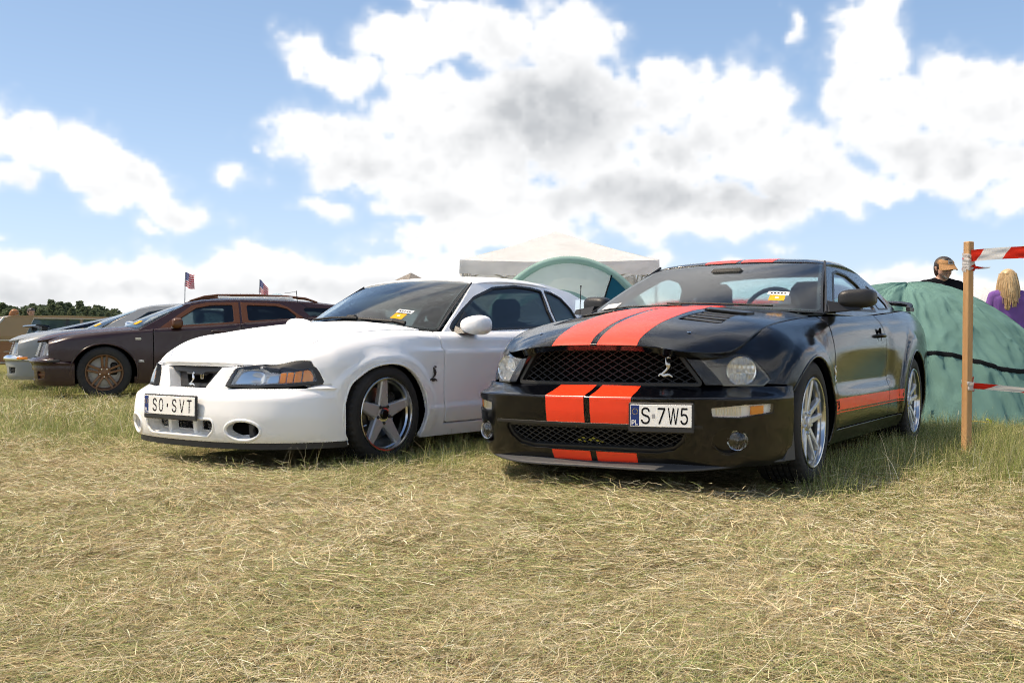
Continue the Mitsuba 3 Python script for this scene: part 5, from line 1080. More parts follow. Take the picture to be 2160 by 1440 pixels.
    R = [(-1.03, [(0, 1.30), (.3, 1.296), (.52, 1.288), (.62, 1.275), (.66, 1.25)]), (-1.3, [(0, 1.365), (.3, 1.36), (.50, 1.35), (.595, 1.335), (.635, 1.31)]), (-1.8, [(0, 1.395), (.3, 1.39), (.50, 1.375), (.59, 1.357), (.625, 1.33)]), (-2.5, [(0, 1.385), (.3, 1.38), (.5, 1.365), (.59, 1.346), (.625, 1.32)]), (-3.2, [(0, 1.32), (.3, 1.318), (.5, 1.308), (.59, 1.292), (.63, 1.27)]), (-3.7, [(0, 1.24), (.3, 1.24), (.5, 1.23), (.59, 1.22), (.63, 1.20)])]
    rn = Net([-a for a, _ in R], [0, .3, .5, .6, .64], [[(x, y, z) for y, z in r] for x, r in R], n=80, m=50)
    def rf(q): p = rn(np.stack([q[:, 0], np.abs(q[:, 1])], 1)); p[:, 1] *= np.where(q[:, 1] < 0, -1, 1); return p
    fr.add('roof', panel(rf, sbox(1.03, -.638, 3.70, .638), .06, .006, .02, ref=C), body)
    ws = ruled(lambda t: np.concatenate([-.25 - .18 * t ** 2, .80 * t, .985 - .045 * t ** 2], 1), lambda t: np.concatenate([-1.03 - .03 * t ** 2, .64 * t, 1.302 - .035 * t ** 2], 1), .02)
    fr.add('windscreen', panel(ws, rnd([(-.98, 0), (.98, 0), (.97, .98), (-.97, .98)], .05), (.08, .1), 0, 0, ref=C), 'clear_glass')
    fr.add('windscreen__seal', panel(inset_net(ws, .004), sbox(-1, -.02, 1, 1).difference(rnd([(-.95, .03), (.95, .03), (.94, .95), (-.94, .95)], .04)), (.05, .05), 0, .004, ref=C), 'dark_plastic')
    fr.add('windscreen__entry_card', panel(inset_net(ws, -.004), Polygon([(.55, .10), (.72, .10), (.72, .24), (.55, .24)]), .1, 0, .001, ref=C), 'print_orange')
    for e, nm in ((1, ''), (-1, '_001')):
        V = np.array(trimesh.creation.icosphere(3, 1.0).vertices); V = np.sign(V) * np.abs(V) ** .65 * [.075, .105, .072] + [-.93, 1.00, 1.015]
        fr.add('wing_mirror' + nm + '__housing', (V * [1, e, 1], np.array(trimesh.creation.icosphere(3, 1.0).faces)[:, ::e]), trim or 'chrome', 40)
        fr.add('wing_mirror' + nm + '__foot', hull([(x, e * y, z) for x, y, z in ((-.84, .84, .945), (-1.0, .84, .95), (-.88, .96, .945), (-.98, .96, .945), (-.86, .82, .985), (-.97, .82, .985), (-.9, .95, .965), (-.96, .95, .965))]), 'dark_plastic')
        fr.add('door' + nm + '__handle', cbox(fl(np.array([[1.50, .84]]))[0] * [1, e, 1] + [0, e * .012, 0], (.22, .03, .03), .012), body, 40)
        fr.add('repeater_lamp' + nm, cbox(fl(np.array([[.43, .80]]))[0] * [1, e, 1], (.075, .012, .035), .005), 'trim_white')
        fr.add('fender_badge' + nm, cbox(fl(np.array([[.47, .50]]))[0] * [1, e, 1], (.075, .012, .028), .008), 'chrome')
        if trim:
            y = e * .54; fr.add('roof_rail' + nm, tube([(-1.12, y, 1.335), (-1.32, y, 1.395), (-1.50, y, 1.418), (-2.0, y, 1.425), (-2.5, y, 1.412), (-2.75, y, 1.385), (-2.92, y, 1.335)], [.012, .02, .02, .02, .02, .02, .012], 8), trim, True)
            fr.add('roof_rail' + nm + '__bright_insert', cbox((-2.03, e * .565, 1.392), (1.05, .012, .030), .004), 'chrome_soft')
    for x in (0, -3.05):
        for e in (1, -1): wheel(fr, x, .928, .35, .35, .238, .225, rim_style, e)
    cabin(fr, -.50, .975, .78, -1.75, 1.37, -3.4, 'grey_fabric')
    under(fr, .88, .75, -3.9, (0, -3.05), .19)
    fr.add('engine_bay', cbox((.15, 0, .50), (.9, 1.15, .44), .03), 'cavity_black')
    fr.add('tailgate', panel(hf(lambda y, z: -3.98 + .35 * np.clip(z - 1.0, 0, 1) + .05 * y * y, 'yz'), sbox(-.72, .25, .72, 1.22), .08, .01, .03, ref=C), body)
MW = Frame(-5.775, 15.464, 1.22, 0, key='station_wagon')
label('station_wagon', 'dark maroon station wagon with copper window trim, mirrors and wheels', 'car')
lx_wagon(MW, 'maroon_paint', 'copper_paint', 'twin', 'maroon')
MW.add('aerial', tube([(-2.62, .62, 1.28), (-2.60, .62, 1.50)], .006, 6), 'dark_plastic'); MW.add('aerial__cable', tube([(-2.60, .62, 1.485), (-2.45, .50, 1.465)], .003, 5), 'dark_plastic')
SVW = Frame(-7.197, 17.773, 1.25, 0, key='station_wagon_001')
label('station_wagon_001', 'silver station wagon with chrome mirror, behind the maroon wagon', 'car')
lx_wagon(SVW, 'silver_paint', None, 'plain', 'silver')

# wood-panelled tan wagon at the left edge, tail towards us
TW = Frame(-9.7, 25.6, math.pi + .98, -.09, key='station_wagon_002')
label('station_wagon_002', 'tan vintage station wagon with brown wood panels and white trim lines', 'car')
def slab(pts, y0, y1, tap=0.0, b=.02):
    """Side outline (x, z) given thickness from y0 to y1."""
    P = Polygon(pts); m = trimesh.creation.extrude_polygon(P.buffer(-b).buffer(b, quad_segs=3), y1 - y0, engine='earcut'); V = np.array(m.vertices)
    return np.stack([V[:, 0], y0 + V[:, 2], V[:, 1]], 1), np.array(m.faces)[:, ::-1]
body = [(2.35, .55), (2.40, .80), (2.30, .93), (.5, .99), (-2.45, .97), (-2.62, .75), (-2.60, .35), (2.2, .32)]
TW.add('body', slab(body, -.93, .93), 'tan_paint', 30)
TW.add('body__wood_side', slab([(-2.5, .40), (2.1, .40), (2.2, .80), (-2.52, .86)], -.945, -.92), 'wood_panel'); TW.add('body__wood_side_001', slab([(-2.5, .40), (2.1, .40), (2.2, .80), (-2.52, .86)], .92, .945), 'wood_panel')
for e, nm in ((-1, ''), (1, '_001')):
    for z, k in ((.875, .0), (.39, 0)): TW.add('body__trim_strip', tube([(2.25, e * .95, z - .05), (-2.53, e * .95, z)], .018, 6), 'trim_white', True)
    TW.add('body__trim_strip', tube([(-2.2, e * .948, .63), (2.0, e * .948, .60)], .010, 6), 'trim_white', True)
TW.add('roof', slab([(.55, 1.36), (.35, 1.40), (-.8, 1.435), (-2.0, 1.42), (-2.12, 1.385), (-2.12, 1.36)], -.70, .70), 'tan_paint', 30)
for e, nm in ((-1, ''), (1, '_001')):
    y = e * .74
    def pil(a, w0, b, w1, z0=.97, z1=1.37): return hull([(x, e * (.86 - .36 * (z - .97)) + d, z) for z, c, w in ((z0, a, w0), (z1, b, w1)) for x in (c - w, c + w) for d in (-.02, .02)])
    TW.add('roof_pillar', pil(-2.12, .36, -1.86, .30), 'tan_paint'); TW.add('roof_pillar', pil(-.55, .035, -.55, .03), 'tan_paint'); TW.add('roof_pillar', pil(.45, .035, .30, .03), 'tan_paint'); TW.add('roof_pillar', pil(1.15, .03, .52, .03), 'tan_paint')
    TW.add('tail_pillar_trim', tube([(-2.50, e * .88, .96), (-2.16, e * .72, 1.37)], .030, 8), 'trim_white', True)
    TW.add('window_trim', tube([(1.10, e * .86, .985), (-1.74, e * .868, .985), (-1.55, e * .735, 1.36), (.5, e * .735, 1.36)], .012, 6), 'trim_white')
    TW.add('side_window', hull([(x, e * (.845 - .36 * (z - .97)) + d, z) for x, z in ((-1.72, .98), (1.1, .98), (.52, 1.36), (-1.55, 1.36)) for d in (0,)] + [(0, e * (.845 - .36 * .2) + .0005, 1.17)]), 'screen_glass')
TW.add('rear_window', hull([(x, y, z) for x, y, z in ((-2.50, -.80, .99), (-2.50, .80, .99), (-2.17, -.66, 1.36), (-2.17, .66, 1.36))] + [(x + .004, y, z) for x, y, z in ((-2.50, -.80, .99), (-2.50, .80, .99), (-2.17, -.66, 1.36), (-2.17, .66, 1.36))]), 'tinted_glass')
TW.add('windscreen', hull([(x + d, y, z) for x, y, z in ((1.15, -.8, .99), (1.15, .8, .99), (.56, -.66, 1.36), (.56, .66, 1.36)) for d in (0, .004)]), 'tinted_glass')
TW.add('rear_bumper', join(cbox((-2.70, 0, .47), (.16, 1.86, .14), .05), cbox((-2.66, 0, .40), (.10, 1.7, .06), .02)), 'chrome', 30)
TW.add('front_bumper', cbox((2.46, 0, .47), (.16, 1.86, .14), .05), 'chrome', 30)
for e in (1, -1):
    TW.add('tail_lamp', cbox((-2.62, e * .80, .68), (.04, .10, .22), .01), 'tail_red')
    for x in (-1.45, 1.5): wheel(TW, x, .90, .34, .34, .19, .2, 'plain', e)
TW.add('seat', join(cbox((.2, 0, .95), (.2, 1.3, .36), .06), cbox((-.75, 0, .95), (.2, 1.3, .32), .06)), 'grey_fabric')

# dark blue fastback with a raised tail wing, between the tan and silver wagons
NF = Frame(-6.75, 20.6, math.pi + 1.02, 0, key='fastback')
label('fastback', 'dark blue fastback coupe with a black wing on its tail, between silver and tan wagons', 'car')
NF.add('body', slab([(2.2, .35), (2.3, .62), (2.1, .78), (1.0, .92), (-1.2, .95), (-1.95, .96), (-2.12, .80), (-2.1, .35)], -.88, .88, b=.05), 'navy_paint', 40)
def cab(z0, z1, bot, top, y0, y1): return hull([(x, s * y, z) for z, xs, y in ((z0, bot, y0), (z1, top, y1)) for x in xs for s in (-1, 1)])
NF.add('roof', hull([(x, s * y, z) for x, y, z in ((.35, .60, 1.235), (.0, .58, 1.285), (-.45, .56, 1.28), (-1.80, .70, .965), (-1.85, .66, .95), (-.3, .55, 1.25), (.3, .58, 1.22)) for s in (-1, 1)]), 'navy_paint', 30)
NF.add('side_window', hull([(x, e, z) for x, e, z in ((.85, .83, .93), (-.9, .82, .95), (-.45, .60, 1.22), (.28, .61, 1.215), (.85, -.83, .93), (-.9, -.82, .95), (-.45, -.60, 1.22), (.28, -.61, 1.215))]), 'glossy_black')
NF.add('tail_wing', hull([(x, y, z) for x, y, z in ((-2.20, -.80, 1.035), (-2.20, .80, 1.035), (-1.95, -.80, 1.00), (-1.95, .80, 1.00), (-2.18, -.80, 1.06), (-2.18, .80, 1.06), (-1.98, -.78, 1.04), (-1.98, .78, 1.04))]), 'glossy_black')
for e in (1, -1):
    NF.add('tail_wing__foot', cbox((-2.02, e * .6, .985), (.10, .04, .06), .01), 'glossy_black'); NF.add('tail_lamp', cbox((-2.12, e * .6, .78), (.04, .4, .10), .01), 'tail_red')
    for x in (-1.35, 1.35): wheel(NF, x, .87, .32, .32, .21, .22, 'plain', e)
# ---------------------------------------------------------------- tents and canopies behind the cars
def cloth(name, col, trans=.35, fold=0.0):
    lo, hi = tuple(c * .86 for c in col), tuple(c * 1.06 for c in col)
    def fn(p, n, uv): return MX(lo, hi, F3(p.x * 5, p.y * 5, p.z * 7, 3))
    mat(name, {'type': 'principledthin', 'base_color': mikit.proc(fn), 'roughness': .6, 'diff_trans': 2 * trans, 'eta': 1.4})
cloth('canopy_white', (.88, .89, .91), .42); cloth('tent_green', (.185, .335, .30), .26); cloth('tent_mint', (.40, .58, .54), .40); cloth('tent_pale', (.74, .83, .83), .6); cloth('tent_teal', (.025, .13, .20), .25)
cloth('tent_red', (.55, .06, .06), .3); cloth('tent_purple', (.10, .085, .12), .1); cloth('canopy_grey', (.33, .30, .27), .15); cloth('tent_grey', (.36, .37, .38), .2); cloth('tent_white', (.78, .78, .78), .3)
princ('pole_grey', (.45, .46, .47), .4, .6); matte('seam_black', (.02, .022, .025))
def put1(key, m, b, smooth=False): return put(key, m[0], m[1], m[2] if len(m) > 2 else None, b, smooth)
def wob(P, amp, sc, seed=0):
    """Push points about with noise: cloth that is never quite taut."""
    P = np.asarray(P, float); s = P.shape; Q = P.reshape(-1, 3)
    return (Q + amp * np.stack([meshkit.fbm(Q * sc + k * 31.7, 4, seed + k) - .5 for k in range(3)], 1)).reshape(s)
# white pop-up canopy
def canopy(key, cx, cy, yaw, w, ze, zp, b, valance, text, cat, leg=True):
    c, s = math.cos(yaw), math.sin(yaw); W = lambda p: np.stack([cx + p[..., 0] * c - p[..., 1] * s, cy + p[..., 0] * s + p[..., 1] * c, p[..., 2]], -1)
    label(key, text, cat); h = w / 2; cn = [(-h, -h), (h, -h), (h, h), (-h, h)]
    for i in range(4):
        a, d = np.array(cn[i]), np.array(cn[(i + 1) % 4]); t = np.linspace(0, 1, 25)[:, None]; u = np.linspace(0, 1, 19)
        e = a + (d - a) * t; P = np.stack([np.concatenate([e * (1 - k) , (ze + (zp - ze) * (k + .05 * np.sin(np.pi * k) * -1)) + 0 * t - .03 * np.sin(np.pi * t) * (1 - k)], 1) for k in u], 1)
        put1(key + '__roof_panel', grid(W(wob(P, .035, 2.2, i))), b, True)
        v = np.linspace(0, 1, 6); P = np.stack([np.concatenate([e * (1 + .004 * k), ze - .03 * np.sin(np.pi * t) - valance * k + .012 * k * np.sin(t * 40)], 1) for k in v], 1)
        put1(key + '__valance', grid(W(wob(P, .03, 3.0, 9 + i))), b, True)
        if leg:
            put1(key + '__leg', tube(W(np.array([[a[0] * .97, a[1] * .97, 0], [a[0] * .97, a[1] * .97, ze - .02]])), .02, 6), 'pole_grey')
            q = [(a + (d - a) * k) * .97 for k in (0, .25, .5, .75, 1)]
            put1(key + '__truss', tube(W(np.array([[*q[0], ze - .05], [*q[1], ze - .30], [*q[2], ze - .05], [*q[3], ze - .30], [*q[4], ze - .05]])), .012, 5), 'pole_grey')
            put1(key + '__truss', tube(W(np.array([[*q[0], ze - .30], [*q[1], ze - .05], [*q[2], ze - .30], [*q[3], ze - .05], [*q[4], ze - .30]])), .012, 5), 'pole_grey')
canopy('canopy', .72, 18.0, .0, 3.02, 2.0, 2.58, 'canopy_white', .21, 'white pop-up canopy with a peaked roof and hanging valance behind the tents', 'canopy')
# sheets hung at the back of the canopy
put1('canopy__back_sheet', grid(wob(np.stack([np.stack([np.linspace(-.75, 2.2, 24), np.full(24, 19.5), np.full(24, z)], 1) for z in np.linspace(.02, 1.9, 14)]), .10, 1.4, 3)), 'canopy_white', True)
canopy('canopy_001', -2.45, 26.4, .75, 2.2, 1.75, 2.42, 'canopy_grey', .18, 'grey-brown canopy, only its pointed top above the white car', 'canopy')

# pale tunnel tent with a mint arch sleeve
label('tunnel_tent', 'pale blue tunnel tent with a mint green arch and dark teal side panel', 'tent')
TX, TY = .60, 12.1
def arch(u, hw, ht, y, sk=0.0): a = np.pi * (1 - u); return np.stack([TX + sk + hw * np.cos(a), np.full(np.shape(a), y), ht * np.sin(a) ** .82], -1)
u = np.linspace(0, 1, 61)
put1('tunnel_tent__arch_sleeve', grid(wob(np.stack([arch(u, 1.10 + d, 1.715 + d, y, .03) for d, y in ((-.085, TY - .02), (-.04, TY - .06), (0, TY - .03), (.004, TY + .10), (-.02, TY + .2))], 1), .012, 5, 1)), 'tent_mint', True)
k = 24; rows = [arch(u, (1.10 - .07) * s, (1.715 - .075) * s, TY - .02 - .25 * (1 - s), .03) for s in np.linspace(.02, 1, k)]
P = wob(np.stack(rows), .05, 2.4, 5); cut = 39
put1('tunnel_tent__front_panel', grid(P[:, :cut + 1]), 'tent_pale', True); put1('tunnel_tent__side_panel', grid(P[:, cut:]), 'tent_teal', True)
put1('tunnel_tent__seam', tube(P[:, cut] - [0, .01, 0], .008, 5), 'seam_black')
put1('tunnel_tent__rear_shell', grid(wob(np.stack([arch(u, 1.08 - .15 * s, 1.70 - .9 * s ** 1.2, TY + .1 + 2.2 * s, .03) for s in np.linspace(0, 1, 14)]), .04, 2, 6)), 'tent_pale', True)
put1('tunnel_tent__porch_sleeve', grid(wob(np.stack([arch(u, .80 + d, 1.30 + d, y, -.16) for d, y in ((-.055, TY - 1.02), (0, TY - 1.05), (0, TY - .96))], 1), .01, 5, 2)), 'tent_mint', True)
rows = [arch(u, .75 * s, 1.245 * s, TY - 1.0, -.16) for s in np.linspace(.02, 1, 14)]; P = wob(np.stack(rows), .03, 3, 7)
put1('tunnel_tent__porch_panel', grid(P[:, :47]), 'tent_grey', True); put1('tunnel_tent__porch_side', grid(P[:, 46:]), 'tent_teal', True)

# big green dome tent at the right
label('dome_tent', 'green dome tent with a dark seam round its lower half, beside the post', 'tent')
GXc, GYc = 3.90, 10.75
def dome(cx, cy, rx, ry, ht, p=2.3, q=1.25, n=110, m=44, amp=.05, seed=11, lean=(0, 0)):
    a = np.linspace(0, 2 * np.pi, n); t = np.linspace(0, 1, m); A, T = np.meshgrid(a, t)
    ca, sa = np.cos(A), np.sin(A); rr = (np.abs(ca) ** p + np.abs(sa) ** p) ** (-1 / p)
    r = np.cos(T * np.pi / 2) ** (1 / q) if q != 1.0 else 1 - T; z = ht * np.sin(T * np.pi / 2) if q != 1.0 else ht * (1 - r ** 2.0)
    ridge = .035 * (1 - r) * np.cos(2 * A) 
    P = np.stack([cx + rx * r * rr * ca + lean[0] * z, cy + ry * r * rr * sa + lean[1] * z, np.maximum(z + ridge * T * (1 - T) * 4, -.02)], -1)
    # folds running down from the poles
    w = meshkit.fbm(np.stack([A * 5.0, T * 1.6, 0 * A], -1), 4, seed) - .5; w2 = meshkit.fbm(np.stack([A * 16, T * 3 + A * 3, 0 * A], -1), 3, seed + 3) - .5
    w3 = np.abs(meshkit.fbm(np.stack([A * 9 + T * 2.2, T * 4.5 - A * 1.5, 0 * A + 7], -1), 3, seed + 5) - .5); d = amp * (w * 1.3 + w2 * .5 + (.16 - w3) * 1.5) * (1 - .60 * T); P[..., 0] += d * rr * ca; P[..., 1] += d * rr * sa; P[..., 2] += .3 * d * T
    return P, A, T
P, A, T = dome(GXc, GYc, 1.80, 1.25, 1.345, 2.0, 1.0, 260, 110, amp=.16, lean=(0, 0))
put1('dome_tent__flysheet', grid(P[:, ::1]), 'tent_green', True)
ti = np.clip((.255 + .035 * np.sin(A[0] * 3 + 1.2) + .018 * np.sin(A[0] * 7)) * 109, 0, 108); i0 = np.floor(ti).astype(int); fr_ = (ti - i0)[:, None]; j = np.arange(260)
L0 = P[i0, j] * (1 - fr_) + P[i0 + 1, j] * fr_; out = L0 - [GXc, GYc, .2]; out /= np.linalg.norm(out, axis=1, keepdims=True)
put1('dome_tent__seam', grid(np.stack([L0 + out * .010 + [0, 0, -.022], L0 + out * .020, L0 + out * .012 + [0, 0, .022]], 1)), 'seam_black', True)
Pb, _, _ = dome(GXc - .45, GYc + 1.25, 1.3, .9, 1.40, 2.0, 1.0, 60, 24, .03, 19); put1('dome_tent__inner_tent', grid(Pb), 'tent_purple', True)
put1('dome_tent__guy_line', tube(np.array([[3.55, 9.72, .10], [4.12, 9.42, .075]]), .004, 5), 'print_yellow'); put1('tent_peg', tube([(4.12, 9.42, -.05), (4.13, 9.41, .09), (4.10, 9.43, .10)], [.010, .014, .010], 6), 'peg_yellow', True)
label('tent_peg', 'yellow-green tent peg at the end of a guy line in the grass', 'tent peg')
# red tent seen through the black car's windows
label('dome_tent_001', 'low red tent behind the black car, seen through its windows', 'tent')
P, _, _ = dome(2.55, 13.2, 1.75, 1.2, 1.27, 2.4, 1.6, 80, 30, .05, 23); put1('dome_tent_001__flysheet', grid(P), 'tent_red', True)
# white and grey tent behind the woman
label('dome_tent_002', 'white-topped grey tent behind the woman in purple', 'tent')
P, A, T = dome(7.25, 15.9, 1.75, 1.3, 1.56, 2.6, 1.9, 90, 36, .03, 29); put1('dome_tent_002__lower_wall', grid(P[:19]), 'tent_grey', True); put1('dome_tent_002__roof', grid(P[18:]), 'tent_white', True)
o = P[18] - [7.25, 15.9, .8]; o /= np.linalg.norm(o, axis=1, keepdims=True); put1('dome_tent_002__band', grid(np.stack([P[18] + o * .012 - [0, 0, .02], P[18] + o * .02, P[18] + o * .012 + [0, 0, .02]], 1)), 'seam_black', True)

# ---------------------------------------------------------------- post and barrier tape
def wood(p, n, uv):
    g = N3(p.x * 40 + 1.2 * N3(p.x * 3, p.y * 3, p.z * 2.0), p.y * 40, p.z * 2.2); f = N3(p.x * 300, p.y * 300, p.z * 9)
    k = SS(.86, .93, N3(p.x * 18, p.y * 18, p.z * 5.5))
    return MX(MX((.40, .215, .085), (.56, .345, .165), .65 * g + .35 * f), (.16, .07, .025), .8 * k)
princ('post_wood', mikit.proc(wood), .7)
label('wooden_post', 'square wooden post standing in the grass with barrier tape tied to it', 'post')
PX, PY = 3.085, 7.4; ps = rot([0, 0, 1], .42); tilt = np.array([.012, 0, 1.0])
pv, pf = cbox((0, 0, .62), (.050, .050, 1.66), .004); pv = pv @ ps.T; pv[:, 0] += .012 * pv[:, 2]; pv[:, 0] += .003 * np.sin(pv[:, 2] * 3)
put('wooden_post', pv + [PX, PY, 0], pf, None, 'post_wood')
def tape(p, n, uv):
    return MX((.74, .73, .72), (.62, .035, .02), SS(.49, .51, dr.abs(((uv.x * .5 - uv.y * .18) - dr.floor(uv.x * .5 - uv.y * .18)) - .5) * 2))
def tape2(p, n, uv): return tape(p, n, uv)
mat('barrier_tape_film', {'type': 'principledthin', 'base_color': mikit.proc(tape2), 'roughness': .35, 'diff_trans': .7, 'eta': 1.4})
def ribbon(key, line, width, up, per=.19, n=90, off=0.0):
    """Tape along a line; uv.x counts the stripes."""
    line = np.asarray(line, float); up = np.asarray(up, float); t = np.linspace(0, len(line) - 1, n); L = CubicSpline(np.arange(len(line)), line)(t); Uv = CubicSpline(np.arange(len(line)), up)(t); Uv /= np.linalg.norm(Uv, axis=1, keepdims=True)
    Ww = np.interp(t, np.arange(len(line)), np.broadcast_to(width, (len(line),))); s = np.concatenate([[0], np.cumsum(np.linalg.norm(np.diff(L, axis=0), axis=1))]) / per
    v = np.linspace(-.5, .5, 7); P = L[:, None] + Uv[:, None] * (v[:, None] * Ww[:, None, None].reshape(n, 1, 1)); dv = .006 * np.sin(s * 4.0)[:, None] * np.cos(v * 9); P = P + np.array([0, -1, 0]) * dv[..., None]
    V, F = grid(P); uv = np.stack([np.repeat(s, 7) + off, np.tile(v, n)], 1); return put(key, V, F, None, 'barrier_tape_film', True, None, uv)
label('barrier_tape', 'upper red and white barrier tape stretched from the post to the right edge', 'barrier tape')
label('barrier_tape_001', 'lower red and white barrier tape stretched from the post to the right', 'barrier tape')
px = PX + .016
ribbon('barrier_tape__span', [(px, PY - .037, 1.352), (px + .25, PY - .22, 1.36), (px + .55, PY - .40, 1.355), (px + 1.3, PY - .9, 1.36)], .078, [(-.05, 0, 1), (.03, .02, 1), (.06, .05, 1), (.0, .2, 1)], .165, off=.15)
ribbon('barrier_tape_001__span', [(px + .02, PY - .03, .475), (px + .25, PY - .14, .455), (px + .6, PY - .30, .425), (px + 1.3, PY - .7, .37)], [.045, .050, .055, .06], [(0, -.5, 1), (0, -.9, 1), (0, -1.2, 1), (0, -1, 1)], .22)
def wrap(key, z, turns, r, width, seed, per=.13):
    a = np.linspace(0, 2 * np.pi * turns, int(26 * turns)); rg = np.random.default_rng(seed)
    c = np.abs(np.cos(a - .42)) ; s = np.abs(np.sin(a - .42)); rr = r / np.maximum(c, s) * .96
    zz = z + .012 * np.cumsum(rg.normal(0, .35, len(a))) / 2 - .030 * np.linspace(-1, 1, len(a))
    ribbon(key, np.stack([px - .002 + .012 * 0 + rr * np.cos(a), PY + rr * np.sin(a), zz], 1), width, np.stack([.15 * np.cos(a), .15 * np.sin(a), 1 + 0 * a], 1), per, len(a) * 3)
wrap('barrier_tape__knot', 1.325, 2.2, .030, .050, 1); wrap('barrier_tape__knot', 1.275, 2.6, .032, .024, 2); wrap('barrier_tape_001__knot', .475, 1.6, .031, .06, 3, .16)
ribbon('barrier_tape__loose_end', [(px + .02, PY - .035, 1.275), (px + .07, PY - .05, 1.268), (px + .12, PY - .055, 1.272)], [.022, .014, .010], [(0, 0, 1), (.3, 0, 1), (.6, .2, 1)], .1, 20)

# ---------------------------------------------------------------- flags on thin masts
def flag_cloth(p, n, uv):
    stripe = ((uv.y * 6.5) - dr.floor(uv.y * 6.5)) < .5
    col = dr.select(stripe, mi.Color3f(.55, .03, .05), mi.Color3f(.72, .70, .70))
    can = (uv.x < .42) & (uv.y > .46); du, dv = uv.x * 26 - dr.floor(uv.x * 26) - .5, uv.y * 18 - dr.floor(uv.y * 18) - .5
    star = (du * du + dv * dv) < .06
    return dr.select(can, dr.select(star, mi.Color3f(.7, .7, .7), mi.Color3f(.03, .045, .22)), col)
mat('flag_cloth', {'type': 'principledthin', 'base_color': mikit.proc(flag_cloth), 'roughness': .7, 'diff_trans': .9, 'eta': 1.3})
def flag(key, x, y, ztop, zbot, w, h, sway, text, droop):
    label(key, text, 'flag'); put1(key + '__mast', tube([(x - .03, y, zbot), (x, y, ztop)], .009, 5), 'pole_grey')
    a, b = np.meshgrid(np.linspace(0, 1, 26), np.linspace(0, 1, 16), indexing='ij')
    X = x + w * a * sway - .03 * (1 - b) * 0; Z = ztop - h * (1 - b) - droop * a ** 1.3; Yv = y + .06 * np.sin(a * 9 + b * 2) * a - .12 * a * (1 - sway)
    V, F = grid(np.stack([X - .02 * (1 - b), Yv, Z + .02 * np.sin(a * 7 + 1) * a], -1)); put(key + '__cloth', V, F, None, 'flag_cloth', True, None, np.stack([a.ravel(), b.ravel()], 1))
flag('flag', -5.63, 18.8, 1.955, .9, .34, .24, .55, 'striped flag with a starred blue corner on a mast, left of the two', .07)
flag('flag_001', -4.44, 19.2, 1.855, .9, .36, .22, .50, 'striped flag drooping from its mast above the maroon wagon roof, right of the two', .20)
cloth('pale_blue_cloth', (.55, .68, .74), .3)
label('parasol', 'pale folded parasol top showing over the maroon wagon roof', 'parasol')
put1('parasol', lathe([(.0, 1.56), (.10, 1.53), (.32, 1.44), (.34, 1.42), (.05, 1.45)], 8, 'z'), 'pale_blue_cloth'); d = scene['parasol']; V, F = lathe([(.0, 1.58), (.10, 1.55), (.30, 1.46), (.32, 1.44), (.02, 1.47)], 8, 'z'); del scene['parasol']; put('parasol__cover', V + [-4.1, 19.0, .03], F, None, 'pale_blue_cloth'); put1('parasol__pole', tube([(-4.1, 19, 0), (-4.1, 19, 1.6)], .02, 6), 'pole_grey')

# ---------------------------------------------------------------- the wood on the skyline
rngf = np.random.default_rng(23)
FC = np.array([(.13, .165, .095), (.16, .205, .10), (.105, .135, .09), (.20, .225, .135)])
def crown(n, h, r, kind):
    """Leaf sprays spread through a crown's volume, on limbs and a trunk."""
    if kind == 'pine': t = rngf.beta(2.2, 1.3, n); rad = r * (1.15 - t) ** .7 * np.sqrt(rngf.random(n))
    else: t = rngf.beta(1.7, 1.5, n); rad = r * np.sin(np.pi * np.clip(t * .85 + .12, 0, 1)) ** .6 * rngf.random(n) ** .4
    a = rngf.uniform(0, 2 * np.pi, n); lobes = 1 + .28 * np.sin(a * 3 + t * 7) + .18 * np.sin(a * 7 + 2); c = np.stack([rad * lobes * np.cos(a), rad * lobes * np.sin(a), h * (.16 + .84 * t)], 1)
    s = rngf.uniform(.20, .55, n) * (.8 if kind == 'pine' else 1.0); d1 = rngf.normal(0, 1, (n, 3)); d1 /= np.linalg.norm(d1, axis=1, keepdims=True); d2 = np.cross(d1, rngf.normal(0, 1, (n, 3))); d2 /= np.linalg.norm(d2, axis=1, keepdims=True)
    V = np.stack([c + d1 * s[:, None], c + d2 * s[:, None] * .8, c - d1 * s[:, None] * .7 + [0, 0, -.05], c - d2 * s[:, None] * .6], 1).reshape(-1, 3); i = np.arange(n)[:, None] * 4
    F = np.vstack([i + [0, 1, 2], i + [0, 2, 3]]); C = np.repeat(FC[rngf.integers(0, 4, n)] * rngf.uniform(.7, 1.35, (n, 1)), 4, 0)
    tv, tf = tube([(0, 0, 0), (.1, 0, h * .4), (0, .1, h * .9)], [.22, .15, .04], 6); C = np.vstack([C, np.full((len(tv), 3), (.07, .05, .035))])
    return np.vstack([V, tv]), np.vstack([F, tf + len(V)]), C
for v, (h, r, kd) in enumerate(((9.5, 2.4, 'oak'), (8.2, 3.0, 'oak'), (10.5, 1.8, 'pine'), (9.0, 1.6, 'pine'), (7.0, 2.8, 'oak'))): group(f'wood_tree_{v}', *crown(1500, h, r, kd), 'blade')
k = 0
for row, (d0, cnt) in enumerate(((228, 150), (235, 160), (243, 150), (252, 140), (262, 120))):
    for i in range(cnt):
        ax = rngf.uniform(-190, -76); taper = np.clip((-ax - 76) / 24, .25, 1); k += 1
        sc = rngf.uniform(.68, .84) * (.45 + .55 * taper) * (1 + .05 * row); v = rngf.choice(5, p=[.26, .2, .24, .18, .12])
        scene[f'wood__{k:05d}'] = {'type': 'instance', 'g': {'type': 'ref', 'id': f'wood_tree_{v}'}, 'to_world': mi.ScalarTransform4f().translate([float(ax), d0 + float(rngf.uniform(-4, 4)), -.1]).rotate([0, 0, 1], float(rngf.uniform(0, 360))).scale([sc * 1.15, sc * 1.15, sc])}
